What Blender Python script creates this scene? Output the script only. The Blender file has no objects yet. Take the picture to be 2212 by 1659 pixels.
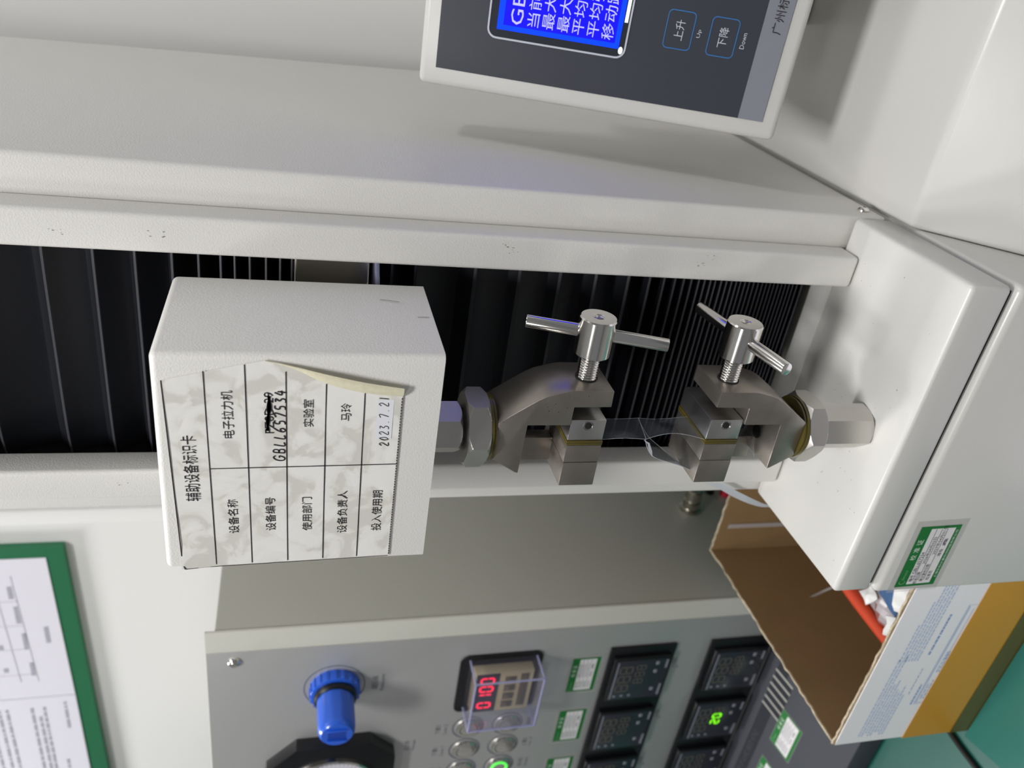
import bpy, bmesh, math, random
from mathutils import Vector, Matrix
random.seed(7)
sc = bpy.context.scene
COL = sc.collection
PI = math.pi
OZ = 1.35                      # height of the camera above the floor; all heights below are given relative to it

# ------------------------------------------------------------------ camera
CAM_R = [[0.14311054465753847, -0.22338802855610035, -0.9641665627398835],
         [-0.8629510492725014, -0.5051667996432689, -0.01104495802013268],
         [-0.4845976254247557, 0.8336091969478242, -0.26506762947725604]]
cd = bpy.data.cameras.new('camera'); cam = bpy.data.objects.new('camera', cd); COL.objects.link(cam)
r, d, f = [Vector(v) for v in CAM_R]
cam.matrix_world = Matrix(((r.x, -d.x, -f.x, 0), (r.y, -d.y, -f.y, 0), (r.z, -d.z, -f.z, OZ), (0, 0, 0, 1)))
cd.sensor_width = 36; cd.sensor_fit = 'HORIZONTAL'; cd.lens = 1742 / 2212 * 36
cd.clip_start = 0.02; cd.clip_end = 50
cd.dof.use_dof = True; cd.dof.focus_distance = 0.43; cd.dof.aperture_fstop = 10.0
sc.camera = cam

# ------------------------------------------------------------------ light, world, exposure
vs = sc.view_settings
vs.view_transform = 'Standard'; vs.look = 'None'; vs.gamma = 1; vs.use_curve_mapping = False
vs.exposure = 0.0
sc.cycles.use_denoising = True
sc.cycles.max_bounces = 10; sc.cycles.transparent_max_bounces = 16
w = bpy.data.worlds.new('world'); sc.world = w; w.use_nodes = True
w.node_tree.nodes['Background'].inputs[0].default_value = (0.82, 0.84, 0.88, 1)
w.node_tree.nodes['Background'].inputs[1].default_value = 0.22
def area(name, x, y, z, sx, sy, power, col=(1, 0.988, 0.985), rot=(0, 0, 0)):
    l = bpy.data.lights.new(name, 'AREA'); l.shape = 'RECTANGLE'; l.size = sx; l.size_y = sy
    l.energy = power; l.color = col
    o = bpy.data.objects.new(name, l); COL.objects.link(o); o.location = (x, y, z + OZ); o.rotation_euler = rot
    return o
area('ceiling_panel_light', -0.10, -0.50, 1.36, 0.40, 0.25, 26.0)
area('ceiling_panel_light', -1.60, 0.45, 1.36, 0.3, 0.3, 22.0)
area('ceiling_panel_light', -0.90, -1.40, 1.36, 0.4, 0.4, 11.0)
area('ceiling_panel_light', 0.10, 0.35, 1.36, 0.3, 0.3, 3.0)
area('ceiling_panel_light', 1.60, 0.50, 1.36, 0.3, 0.3, 11.0)

# ------------------------------------------------------------------ materials
def mat(name, col, rough=0.5, metal=0.0, bump=0, bscale=900, bdist=0.0002, emit=None, estr=0, var=0, vscale=30,
        alpha=None, spec=0.5, coat=0, aniso=None):
    m = bpy.data.materials.new(name); m.use_nodes = True
    nt = m.node_tree; p = nt.nodes['Principled BSDF']
    p.inputs['Base Color'].default_value = (*col, 1); p.inputs['Roughness'].default_value = rough
    p.inputs['Metallic'].default_value = metal; p.inputs['Specular IOR Level'].default_value = spec
    p.inputs['Coat Weight'].default_value = coat
    tc = nt.nodes.new('ShaderNodeTexCoord')
    if var:
        n = nt.nodes.new('ShaderNodeTexNoise'); n.inputs['Scale'].default_value = vscale; n.inputs['Detail'].default_value = 4
        nt.links.new(tc.outputs['Object'], n.inputs['Vector'])
        rmp = nt.nodes.new('ShaderNodeMapRange'); rmp.inputs['From Min'].default_value = .3; rmp.inputs['From Max'].default_value = .7
        rmp.inputs['To Min'].default_value = 1 - var; rmp.inputs['To Max'].default_value = 1 + var
        nt.links.new(n.outputs[0], rmp.inputs['Value'])
        mx = nt.nodes.new('ShaderNodeVectorMath'); mx.operation = 'SCALE'; mx.inputs[0].default_value = col
        nt.links.new(rmp.outputs[0], mx.inputs['Scale']); nt.links.new(mx.outputs[0], p.inputs['Base Color'])
    if bump:
        n = nt.nodes.new('ShaderNodeTexNoise'); n.inputs['Scale'].default_value = bscale; n.inputs['Detail'].default_value = 2
        src = tc.outputs['Object']
        if aniso:
            mp = nt.nodes.new('ShaderNodeMapping'); mp.inputs['Scale'].default_value = aniso
            nt.links.new(src, mp.inputs['Vector']); src = mp.outputs[0]
        nt.links.new(src, n.inputs['Vector'])
        b = nt.nodes.new('ShaderNodeBump'); b.inputs['Strength'].default_value = bump; b.inputs['Distance'].default_value = bdist
        nt.links.new(n.outputs[0], b.inputs['Height']); nt.links.new(b.outputs[0], p.inputs['Normal'])
    if emit:
        p.inputs['Emission Color'].default_value = (*emit, 1); p.inputs['Emission Strength'].default_value = estr
    if alpha is not None: p.inputs['Alpha'].default_value = alpha
    return m
def s(*c):          # sRGB 0-255 -> linear
    return tuple((x / 255 / 12.92) if x / 255 <= 0.04045 else ((x / 255 + 0.055) / 1.055) ** 2.4 for x in c)
PAINT = mat('cream_powder_coat', s(227, 225, 220), 0.42, bump=0.5, bscale=1050, bdist=0.0003, var=0.012, vscale=12)
PAINTS = mat('cream_satin_paint', s(203, 202, 197), 0.28, bump=0.12, bscale=1400, bdist=0.00015)
WALLM = mat('white_wall_paint', s(225, 225, 223), 0.7, bump=0.1, bscale=200, bdist=0.0004)
FLOORM = mat('grey_floor', s(140, 140, 138), 0.5, var=0.06, vscale=4)
CEILM = mat('white_ceiling', s(230, 230, 228), 0.8)
BLACKF = mat('black_bellows_fabric', (0.010, 0.011, 0.015), 0.5, bump=0.3, bscale=1500, bdist=0.0001, spec=0.25)
CRESTHL = mat('painted_crest_highlight', (0.045, 0.046, 0.055), 0.45, spec=.35)  # lighter tone paints the highlight along the bellows crests
GUN = mat('bead_blasted_steel', (0.33, 0.30, 0.265), 0.33, metal=0.85, bump=0.25, bscale=2500, bdist=0.00005, var=0.08, vscale=90)
STEEL = mat('turned_stainless_steel', (0.72, 0.70, 0.67), 0.16, metal=1.0, bump=0.2, bscale=700, bdist=0.00004, aniso=(6, 1, 1))
BRUSH = mat('brushed_steel', (0.60, 0.58, 0.55), 0.40, metal=1.0, bump=0.35, bscale=900, bdist=0.00005, aniso=(1, 1, .06))
BRUSHX = mat('brushed_steel_jaw', (0.58, 0.57, 0.56), 0.32, metal=1.0, bump=0.4, bscale=900, bdist=0.00005, aniso=(1, .06, .5))
PANELM = mat('brushed_machine_panel', (0.56, 0.56, 0.55), 0.42, metal=0.6, bump=0.1, bscale=600, bdist=0.00005, aniso=(.05, 1, 1))
CHROME = mat('chrome', (0.78, 0.76, 0.72), 0.12, metal=1.0)
NICKEL = mat('nickel_plating', (0.55, 0.52, 0.45), 0.25, metal=1.0)
RUBY = mat('olive_rubber', s(84, 75, 30), 0.3, spec=0.6)
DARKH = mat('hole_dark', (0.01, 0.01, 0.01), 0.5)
INK = mat('black_ink', s(34, 30, 34), 0.6)
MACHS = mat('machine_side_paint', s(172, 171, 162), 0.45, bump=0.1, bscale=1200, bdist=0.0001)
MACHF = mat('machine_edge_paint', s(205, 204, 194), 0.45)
BLUEP = mat('blue_plastic', s(38, 96, 214), 0.28, coat=0.3)
BLKP = mat('black_plastic', s(16, 17, 20), 0.32)
BLKS = mat('black_gloss_plastic', s(42, 45, 54), 0.25)
FOOTM = mat('charcoal_paint', s(62, 65, 72), 0.6, spec=.3)
FOOTD = mat('dark_charcoal_strip', s(34, 37, 45), 0.55, spec=.3)
TEAL = mat('teal_rubber_mat', s(18, 86, 75), 0.45, var=0.03, vscale=8)
TEALL = mat('teal_mat_light', s(44, 108, 98), 0.4)
CARD = mat('kraft_cardboard', s(140, 114, 78), 0.8, bump=0.2, bscale=300, bdist=0.0002, var=0.05, vscale=25, aniso=(1, .1, 1))
CARDW = mat('white_cardboard', s(250, 247, 250), 0.45)
CARDE = mat('torn_card_edge', s(198, 184, 158), 0.85, var=0.2, vscale=300)
GREENP = mat('green_sticker', s(24, 112, 44), 0.4)
GREENB = mat('green_board_frame', s(40, 118, 80), 0.5)
WHITEP = mat('white_paper', s(224, 222, 222), 0.5)
PAPERL = mat('lilac_white_paper', s(222, 220, 230), 0.55)
LAMIN = mat('clear_laminate', s(190, 190, 185), 0.2, alpha=0.35)
WHITET = mat('white_print', s(215, 230, 215), 0.5)
PALEG = mat('pale_green_print', s(120, 178, 128), 0.5)
GREYINK = mat('grey_ink', s(120, 120, 128), 0.7)
PALEINK = mat('pale_grey_ink', s(202, 200, 212), 0.7)
PAPERINK = mat('faint_grey_ink', s(166, 166, 178), 0.7)
BLUEINK = mat('pale_blue_ink', s(186, 204, 230), 0.6)
BLUEINK2 = mat('blue_ink', s(130, 162, 208), 0.6)
PANELD = mat('dark_panel_film', s(54, 57, 66), 0.42)
PANELG = mat('grey_panel_film', s(128, 131, 140), 0.42)
BTNB = mat('blue_button_outline', s(48, 110, 170), 0.5)
TXTP = mat('panel_white_print', s(190, 195, 205), 0.5)
LCDM = mat('lcd_backlight', (0.0, 0.0, 0.03), 0.6, emit=(0.006, 0.004, 1.0), estr=1.3, spec=.15)
LCDE = mat('lcd_bright_margin', (0.0, 0.0, 0.03), 0.6, emit=(0.0, 0.05, 1.0), estr=1.4, spec=.15)
LCDT = mat('lcd_characters', (0.3, 0.3, 0.6), 0.4, emit=(0.36, 0.36, 1.0), estr=0.95)
REDLED = mat('red_led_segment', (0.5, 0, 0.02), 0.4, emit=(1.0, 0.01, 0.06), estr=1.6)
GRNLED = mat('green_led_segment', (0.2, 0.5, 0), 0.4, emit=(0.2, 1.0, 0.0), estr=1.1)
GRNLAMP = mat('green_lamp', (0.1, 0.5, 0.05), 0.3, emit=(0.08, 1.0, 0.1), estr=0.9)
OFFLED = mat('unlit_led_segment', s(92, 88, 76), 0.5)
PURPD = mat('dark_purple_window', s(40, 26, 46), 0.2)
BEIGE = mat('beige_plastic', s(196, 180, 140), 0.45)
BROWNG = mat('brown_dial_wheel', s(96, 84, 66), 0.5)
ORANGE = mat('orange_red_plastic', s(196, 66, 36), 0.4)
REDP = mat('red_plastic', s(170, 30, 50), 0.4)
BLUEC = mat('blue_pouch', s(96, 134, 184), 0.35)
WHITEC = mat('white_scrap', s(222, 222, 220), 0.4)
TIEW = mat('white_nylon', s(226, 230, 236), 0.35)
CABLEB = mat('black_cable', s(20, 22, 22), 0.35)
CREAM = mat('yellowed_paper_back', s(226, 220, 192), 0.6, var=0.06, vscale=400)
CORR = mat('white_out_patch', s(238, 239, 243), 0.5)
STAIN = mat('scuff_mark', s(150, 146, 134), 0.6)
RUST = mat('rust_brown', s(84, 44, 34), .7)
def card_mat():
    m = mat('damp_stained_card', s(236, 234, 227), 0.35)
    nt = m.node_tree; p = nt.nodes['Principled BSDF']
    tc = nt.nodes.new('ShaderNodeTexCoord')
    n = nt.nodes.new('ShaderNodeTexNoise'); n.inputs['Scale'].default_value = 55; n.inputs['Detail'].default_value = 6
    n.inputs['Distortion'].default_value = 1.2
    nt.links.new(tc.outputs['Object'], n.inputs['Vector'])
    cr = nt.nodes.new('ShaderNodeValToRGB'); e = cr.color_ramp.elements
    e[0].position = .40; e[0].color = (*s(222, 220, 211), 1); e[1].position = .56; e[1].color = (*s(245, 243, 238), 1)
    a = cr.color_ramp.elements.new(.47); a.color = (*s(240, 238, 231), 1)
    nt.links.new(n.outputs[0], cr.inputs[0]); nt.links.new(cr.outputs[0], p.inputs['Base Color'])
    b = nt.nodes.new('ShaderNodeBump'); b.inputs['Strength'].default_value = .35; b.inputs['Distance'].default_value = .0008
    nt.links.new(n.outputs[0], b.inputs['Height']); nt.links.new(b.outputs[0], p.inputs['Normal'])
    return m
CARDM = card_mat()
def film_mat(name, tint, dif, k, ior=1.35, rough=0.08):
    m = bpy.data.materials.new(name); m.use_nodes = True; nt = m.node_tree; nt.nodes.clear()
    o = nt.nodes.new('ShaderNodeOutputMaterial'); t = nt.nodes.new('ShaderNodeBsdfTransparent'); t.inputs[0].default_value = (*tint, 1)
    p = nt.nodes.new('ShaderNodeBsdfPrincipled'); p.inputs['Base Color'].default_value = (*dif, 1); p.inputs['Roughness'].default_value = rough
    mx = nt.nodes.new('ShaderNodeMixShader'); mx.inputs[0].default_value = k
    nt.links.new(t.outputs[0], mx.inputs[1]); nt.links.new(p.outputs[0], mx.inputs[2])
    g = nt.nodes.new('ShaderNodeBsdfGlossy'); g.inputs['Roughness'].default_value = rough
    lw = nt.nodes.new('ShaderNodeLayerWeight'); lw.inputs[0].default_value = .5; pw = nt.nodes.new('ShaderNodeMath'); pw.operation = 'POWER'; pw.inputs[1].default_value = 4
    nt.links.new(lw.outputs['Facing'], pw.inputs[0]); fr = nt.nodes.new('ShaderNodeMapRange'); fr.inputs['To Min'].default_value = .04; fr.inputs['To Max'].default_value = .8; nt.links.new(pw.outputs[0], fr.inputs['Value'])
    m2 = nt.nodes.new('ShaderNodeMixShader'); nt.links.new(fr.outputs[0], m2.inputs[0])
    nt.links.new(mx.outputs[0], m2.inputs[1]); nt.links.new(g.outputs[0], m2.inputs[2]); nt.links.new(m2.outputs[0], o.inputs[0])
    return m
FILM = film_mat('clear_film', (0.93, 0.94, 0.96), (0.30, 0.33, 0.38), 0.22, 1.5, 0.12)
FILMT = film_mat('film_tail_dark_reflection', (0.5, 0.53, 0.57), (0.20, 0.22, 0.25), 0.25, 1.5, 0.12)  # same clear film, its dark reflection put into the tint
FILMW = film_mat('milky_film_edge', (1, 1, 1), (0.75, 0.77, 0.82), 0.5, 1.4, 0.15)
CLEAR = film_mat('clear_acrylic', (0.97, 0.97, 1.0), (0.5, 0.5, 0.7), 0.04, 1.5, 0.03)
CLEARE = film_mat('acrylic_edge', (0.85, 0.85, 1.0), (0.55, 0.56, 0.8), 0.45, 1.5, 0.1)
TAPE = film_mat('brown_packing_tape', s(246, 196, 90), s(240, 176, 40), 0.72, 1.4, 0.35)
BAG = film_mat('cloudy_plastic_bag', (0.9, 0.9, 0.95), s(206, 200, 208), 0.6, 1.5, 0.12)

# ------------------------------------------------------------------ mesh helpers (coordinates relative to the camera's foot point)
def V(*p): return Vector(p)
def add(bm, tmp):
    me = bpy.data.meshes.new('t'); tmp.to_mesh(me); tmp.free(); bm.from_mesh(me); bpy.data.meshes.remove(me); return bm
def poly(bm, pts, axis, a, b, bev=0, seg=2):
    """extrude a 2-D outline along an axis; pts are the two other coordinates in xyz order"""
    t = bmesh.new()
    def P(p, q):
        if axis == 'x': return (q, p[0], p[1])
        if axis == 'y': return (p[0], q, p[1])
        return (p[0], p[1], q)
    v0 = [t.verts.new(P(p, a)) for p in pts]; v1 = [t.verts.new(P(p, b)) for p in pts]
    t.faces.new(v0); t.faces.new(v1[::-1]); n = len(pts)
    for i in range(n): t.faces.new((v0[i], v0[(i + 1) % n], v1[(i + 1) % n], v1[i]))
    bmesh.ops.recalc_face_normals(t, faces=t.faces)
    if bev:
        es = [e for e in t.edges if e.calc_face_angle(0) > 0.35]
        bmesh.ops.bevel(t, geom=es, offset=bev, segments=seg, profile=.5, affect='EDGES', clamp_overlap=True)
    return add(bm, t)
def box(bm, x0, x1, y0, y1, z0, z1, bev=0, seg=2):
    return poly(bm, [(x0, z0), (x1, z0), (x1, z1), (x0, z1)], 'y', y0, y1, bev, seg)
def cyl(bm, a, b, r, n=32, r2=None, bev=0, phase=0, seg=2):
    a, b = Vector(a), Vector(b); d = b - a; t = bmesh.new()
    bmesh.ops.create_cone(t, cap_ends=True, segments=n, radius1=r, radius2=r if r2 is None else r2, depth=d.length)
    if bev:
        es = [e for e in t.edges if e.calc_face_angle(0) > 0.9]
        bmesh.ops.bevel(t, geom=es, offset=bev, segments=seg, profile=.5, affect='EDGES')
    q = d.normalized().to_track_quat('Z', 'Y').to_matrix().to_4x4()
    bmesh.ops.transform(t, matrix=Matrix.Translation((a + b) / 2) @ q @ Matrix.Rotation(phase, 4, 'Z'), verts=t.verts)
    return add(bm, t)
def lathe(bm, a, d, prof, n=40):
    """revolve (distance along d, radius) pairs"""
    a, d = Vector(a), Vector(d).normalized(); q = d.to_track_quat('Z', 'Y').to_matrix(); t = bmesh.new(); rings = []
    for h, rr in prof:
        rings.append([t.verts.new(a + q @ Vector((rr * math.cos(2 * PI * i / n), rr * math.sin(2 * PI * i / n), h))) for i in range(n)] if rr > 1e-6 else [t.verts.new(a + q @ Vector((0, 0, h)))])
    for A, B in zip(rings, rings[1:]):
        for i in range(n):
            j = (i + 1) % n
            if len(A) == 1 and len(B) == 1: continue
            if len(A) == 1: t.faces.new((A[0], B[j], B[i]))
            elif len(B) == 1: t.faces.new((A[i], A[j], B[0]))
            else: t.faces.new((A[i], A[j], B[j], B[i]))
    bmesh.ops.recalc_face_normals(t, faces=t.faces)
    return add(bm, t)
def tube(bm, pts, r, n=10, flat=1.0):
    pts = [Vector(p) for p in pts]; t = bmesh.new(); rings = []; up = Vector((0, 0, 1))
    for i, p in enumerate(pts):
        d = (pts[min(i + 1, len(pts) - 1)] - pts[max(i - 1, 0)]).normalized()
        u = d.cross(up); u = u.normalized() if u.length > .01 else Vector((1, 0, 0)); v = u.cross(d)
        rings.append([t.verts.new(p + u * r * math.cos(2 * PI * k / n) + v * r * flat * math.sin(2 * PI * k / n)) for k in range(n)])
    for A, B in zip(rings, rings[1:]):
        for k in range(n): t.faces.new((A[k], A[(k + 1) % n], B[(k + 1) % n], B[k]))
    t.faces.new(rings[0][::-1]); t.faces.new(rings[-1])
    bmesh.ops.recalc_face_normals(t, faces=t.faces)
    return add(bm, t)
def sheet(bm, rows):
    vs_ = [[bm.verts.new(p) for p in r_] for r_ in rows]
    for A, B in zip(vs_, vs_[1:]):
        for i in range(len(A) - 1): bm.faces.new((A[i], A[i + 1], B[i + 1], B[i]))
    return bm
def smooth_path(pts, k=6):
    out = []; P = [Vector(p) for p in pts]
    for i in range(len(P) - 1):
        p0, p1, p2, p3 = P[max(i - 1, 0)], P[i], P[i + 1], P[min(i + 2, len(P) - 1)]
        for j in range(k):
            t = j / k
            out.append(0.5 * ((2 * p1) + (-p0 + p2) * t + (2 * p0 - 5 * p1 + 4 * p2 - p3) * t * t + (-p0 + 3 * p1 - 3 * p2 + p3) * t ** 3))
    out.append(P[-1]); return out
def thing(name, label, cat, loc, group=None):
    o = bpy.data.objects.new(name, None); COL.objects.link(o); o.empty_display_size = .02
    o.location = (loc[0], loc[1], loc[2] + OZ); o['label'] = label; o['category'] = cat
    if group: o['group'] = group
    return o
def org(o):
    p = Vector((0, 0, 0))
    while o: p += o.location; o = o.parent
    return p
def obj(name, bm, m, parent=None, label=None, angle=35, loc=None):
    """link bm as one mesh object; its geometry is given in camera-foot coordinates"""
    me = bpy.data.meshes.new(name)
    if parent: base = org(parent) - Vector((0, 0, OZ))
    else:
        base = Vector(loc) if loc else sum((v.co for v in bm.verts), Vector()) / len(bm.verts)
        if not loc: base.z = min(v.co.z for v in bm.verts)
    bmesh.ops.translate(bm, verts=bm.verts, vec=-base)
    bm.to_mesh(me); bm.free(); me.materials.append(m)
    me.polygons.foreach_set('use_smooth', [True] * len(me.polygons)); me.set_sharp_from_angle(angle=math.radians(angle))
    o = bpy.data.objects.new(name, me); COL.objects.link(o)
    if parent: o.parent = parent
    else: o.location = base + Vector((0, 0, OZ))
    if label: o['label'] = label
    return o
def tag(o, label, cat, group=None):
    o['label'] = label; o['category'] = cat
    if group: o['group'] = group
    return o
def struct(name, bm, m):
    o = obj(name, bm, m); o['kind'] = 'structure'; return o
def B(): return bmesh.new()
def textmesh(bm, body, centre, right, up, width=None, height=None, shear=0, off=0.0):
    """flat lettering centred on a point, fitted to a width and/or height"""
    c = bpy.data.curves.new('t', 'FONT'); c.body = body; c.shear = shear; c.resolution_u = 2
    o = bpy.data.objects.new('t', c); COL.objects.link(o)
    dg = bpy.context.evaluated_depsgraph_get(); me = bpy.data.meshes.new_from_object(o.evaluated_get(dg))
    bpy.data.objects.remove(o); bpy.data.curves.remove(c)
    xs = [v.co.x for v in me.vertices]; ys = [v.co.y for v in me.vertices]
    if not xs: return bm
    cx, cy = (min(xs) + max(xs)) / 2, (min(ys) + max(ys)) / 2; w_, h_ = max(xs) - min(xs), max(ys) - min(ys)
    sx = width / w_ if width else height / h_; sy = height / h_ if height else width / w_
    R_, U_ = Vector(right).normalized(), Vector(up).normalized(); N_ = R_.cross(U_)
    for v in me.vertices: v.co = Vector(centre) + R_ * ((v.co.x - cx) * sx) + U_ * ((v.co.y - cy) * sy) + N_ * off
    bm.from_mesh(me); bpy.data.meshes.remove(me); return bm
def stroke(bm, pts, wd, nrm):
    """flat pen stroke through 3-D points"""
    pts = [Vector(p) for p in pts]; N_ = Vector(nrm).normalized(); L, R_ = [], []
    for i, p in enumerate(pts):
        d_ = (pts[min(i + 1, len(pts) - 1)] - pts[max(i - 1, 0)]).normalized(); u = d_.cross(N_).normalized() * wd / 2
        L.append(bm.verts.new(p + u)); R_.append(bm.verts.new(p - u))
    for i in range(len(pts) - 1): bm.faces.new((L[i], L[i + 1], R_[i + 1], R_[i]))
    return bm
X, Z, FR = (1, 0, 0), (0, 0, 1), (0, -1, 0)
def xz(bm, x0, x1, z0, z1, y):        # flat rectangle facing the viewer
    vs_ = [bm.verts.new((x, y, z)) for x, z in ((x0, z0), (x1, z0), (x1, z1), (x0, z1))]; bm.faces.new(vs_); return bm

# ------------------------------------------------------------------ the room
bm = B(); box(bm, -4, 3, 0.905, 1.0, -1.35, 1.4); struct('wall_back', bm, WALLM)
bm = B(); box(bm, -4.1, -4, -4, 1.0, -1.35, 1.4); struct('wall_left', bm, WALLM)
bm = B(); box(bm, -4, 3, -4, 1.0, -1.45, -1.35); struct('floor', bm, FLOORM)
bm = B(); box(bm, -4, 3, -4, 1.0, 1.4, 1.5); struct('ceiling', bm, CEILM)
bm = B(); box(bm, -0.738, -0.716, 0.899, 0.9052, -1.35, 1.4, 0.002); struct('trim_1', bm, WALLM)

# ------------------------------------------------------------------ bench
bench = thing('lab_bench', 'long lab bench covered with a teal green mat, under both machines', 'bench', (-0.4, 0.4, -1.35))
bm = B(); box(bm, -2.2, 0.8, 0.12, 0.90, -0.66, -0.604, 0.003); obj('bench_top', bm, MACHF, bench)
bm = B(); box(bm, -0.3555, 0.8, 0.115, 0.90, -0.604, -0.6, 0.001); obj('white_mat', bm, PAPERL, bench, 'plain white bench surface under the tester')
bm = B(); box(bm, -2.2, -0.356, 0.115, 0.90, -0.604, -0.6, 0.001); obj('teal_mat', bm, TEAL, bench)
bm = B()
t_ = bmesh.new()
pts = [(-0.5765, 0.3605), (-0.5665, 0.318), (-0.52, 0.12), (-0.356, 0.12), (-0.356, 0.3605)]
poly(bm, pts, 'z', -0.6, -0.5985, 0.0006); obj('mat_overlap', bm, TEALL, bench, 'lighter teal strip of mat')
for i in range(4):
    bm = B(); x0 = -2.1 + i * 0.95
    box(bm, x0, x0 + 0.05, 0.2, 0.25, -1.35, -0.66); obj('bench_leg', bm, MACHF, bench)

# ------------------------------------------------------------------ tensile tester
tester = thing('tensile_tester', 'cream coated upright tensile tester with black pleated bellows and a square base', 'tester', (-0.2385, 0.5, -0.6))
# base: cap with a rounded top, narrow shadow gap, body
bm = B(); poly(bm, [(-0.3495, 0.3292), (-0.1275, 0.3292), (-0.1275, 0.4385), (-0.3495, 0.4385)], 'z', -0.3775, -0.35, 0.0032, 3)
obj('base_cap', bm, PAINTS, tester)
bm = B(); box(bm, -0.346, -0.131, 0.333, 0.70, -0.3815, -0.3772); obj('shadow_gap', bm, DARKH, tester)
bm = B(); poly(bm, [(-0.351, 0.3275), (-0.1265, 0.3275), (-0.1265, 0.72), (-0.351, 0.72)], 'z', -0.598, -0.3808, 0.0042, 3)
obj('base_body', bm, PAINTS, tester)
for x in (-0.335, -0.14):
    for y in (0.35, 0.69): bm = B(); cyl(bm, (x, y, -0.5998), (x, y, -0.5975), 0.01, 16); obj('foot', bm, BLKP, tester)
# column: front wings, sides and back, open recess for the bellows
def zback(z): return 0.750 + (0.22 - z) * 0.184
for x0, x1 in ((-0.3495, -0.3185), (-0.1600, -0.1272)):
    bm = B(); poly(bm, [(0.440, -0.3768), (zback(-0.3768), -0.3768), (zback(0.62), 0.62), (0.440, 0.62)], 'x', x0, x1, 0.003, 3); obj('column_side', bm, PAINT, tester)
    bm = B(); xl = x1 if x0 < -.3 else x0; box(bm, xl - .0004, xl + .0004, .4420, .4780, -.3490, .62); obj('recess_shade_sheet', bm, DARKH, tester)  # added dark sheet, keeps the recess side from showing lit
bm = B(); box(bm, -0.3185, -0.160, 0.60, 0.62, -0.3768, 0.62); obj('column_back', bm, PAINT, tester)
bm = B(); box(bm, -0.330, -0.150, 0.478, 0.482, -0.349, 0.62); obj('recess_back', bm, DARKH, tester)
# front rails
for x0, x1 in ((-0.1688, -0.1482), (-0.3262, -0.3058)):
    bm = B(); box(bm, x0, x1, 0.4192, 0.4402, -0.3496, 0.62, 0.0026, 4); obj('front_rail', bm, PAINT, tester)
# bracket at the foot of the recess
bm = B(); box(bm, -0.3175, -0.161, 0.4372, 0.478, -0.3530, -0.3499, 0.0004); obj('recess_sill', bm, PAINTS, tester)
# bellows
def bellows(zs, name):
    """zs: heights of the crests, top to bottom"""
    bm_ = B(); rows = []; xs = [-0.3178 + (0.1570) * i / 14 for i in range(15)]
    def crest(i): return 0.4515
    for i, z in enumerate(zs):
        def row(zz, yy, sag):
            out = []
            for k, x in enumerate(xs):
                u = (x + 0.2393) / 0.0785
                out.append((x, yy + 0.004 * abs(u) ** 6, zz + sag * (1 - u * u)))
            return out
        rows.append(row(z + 0.0004, 0.4515, 0)); rows.append(row(z - 0.0004, 0.4515, 0))
        if i < len(zs) - 1:
            gap = z - zs[i + 1]; dep = max(0.006, math.sqrt(max(1e-9, 0.0155 ** 2 - (gap / 2) ** 2)))
            if gap > 0.03: dep = 0.013
            for u_, k_ in ((.22, .42), (.5, .80), (.70, .98), (.76, 1.0), (.83, .80), (.92, .38)): rows.append(row(z - gap * u_, 0.4515 + dep * k_, 0))
    sheet(bm_, rows); bmesh.ops.recalc_face_normals(bm_, faces=bm_.faces)
    bel = obj(name, bm_, BLACKF, tester, angle=28)
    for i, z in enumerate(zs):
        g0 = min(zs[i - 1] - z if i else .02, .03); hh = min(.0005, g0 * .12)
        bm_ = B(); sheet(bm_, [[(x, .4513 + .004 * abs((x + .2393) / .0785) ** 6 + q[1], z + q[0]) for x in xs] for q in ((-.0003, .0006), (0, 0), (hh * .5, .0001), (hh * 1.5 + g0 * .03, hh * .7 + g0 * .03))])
        obj('crest_highlight', bm_, CRESTHL, bel)  # added strip, the crest highlight is put into its colour
up = [0.60, 0.56, 0.52, 0.482, 0.445, 0.408, 0.372, 0.336, 0.300, 0.265, 0.231, 0.198, 0.165, 0.1289, 0.104, 0.083, 0.064, 0.0501, 0.0384, 0.0309, 0.0227, 0.0138, 0.006, -0.0005]
bellows(up, 'upper_bellows')
dn = [-.0585, -.0725, -.1096, -.138, -.1645, -.1886, -.211, -.2257, -.2359, -.2436, -.2499, -.2554, -.2608, -.265, -.2693, -.2728, -.2773, -.2811, -.2849, -.2884, -.2915, -.295, -.2982, -.3016, -.305, -.3082, -.3112, -.3142, -.3171, -.3202, -.3231, -.326, -.3289, -.3318, -.335, -.339]
bellows(dn, 'lower_bellows')
# moving carriage between the two bellows, and the sensor head bolted to it
bm = B(); box(bm, -0.305, -0.170, 0.4475, 0.474, -0.0445, -0.0010, 0.0022, 3)
obj('carriage_plate', bm, NICKEL, tester, 'dull metal carriage plate')
bm = B(); box(bm, -0.28, -0.20, 0.414, 0.4475, -0.040, -0.006, 0.001); obj('carriage_arm', bm, GUN, tester)
bm = B(); poly(bm, [(-0.1935, 0.4465), (-0.1715, 0.4465), (-0.1715, 0.430), (-0.187, 0.4165), (-0.1935, 0.4165)], 'z', -0.0478, -0.0455, 0.0004)
obj('clear_bracket', bm, CLEARE, tester)
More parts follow.
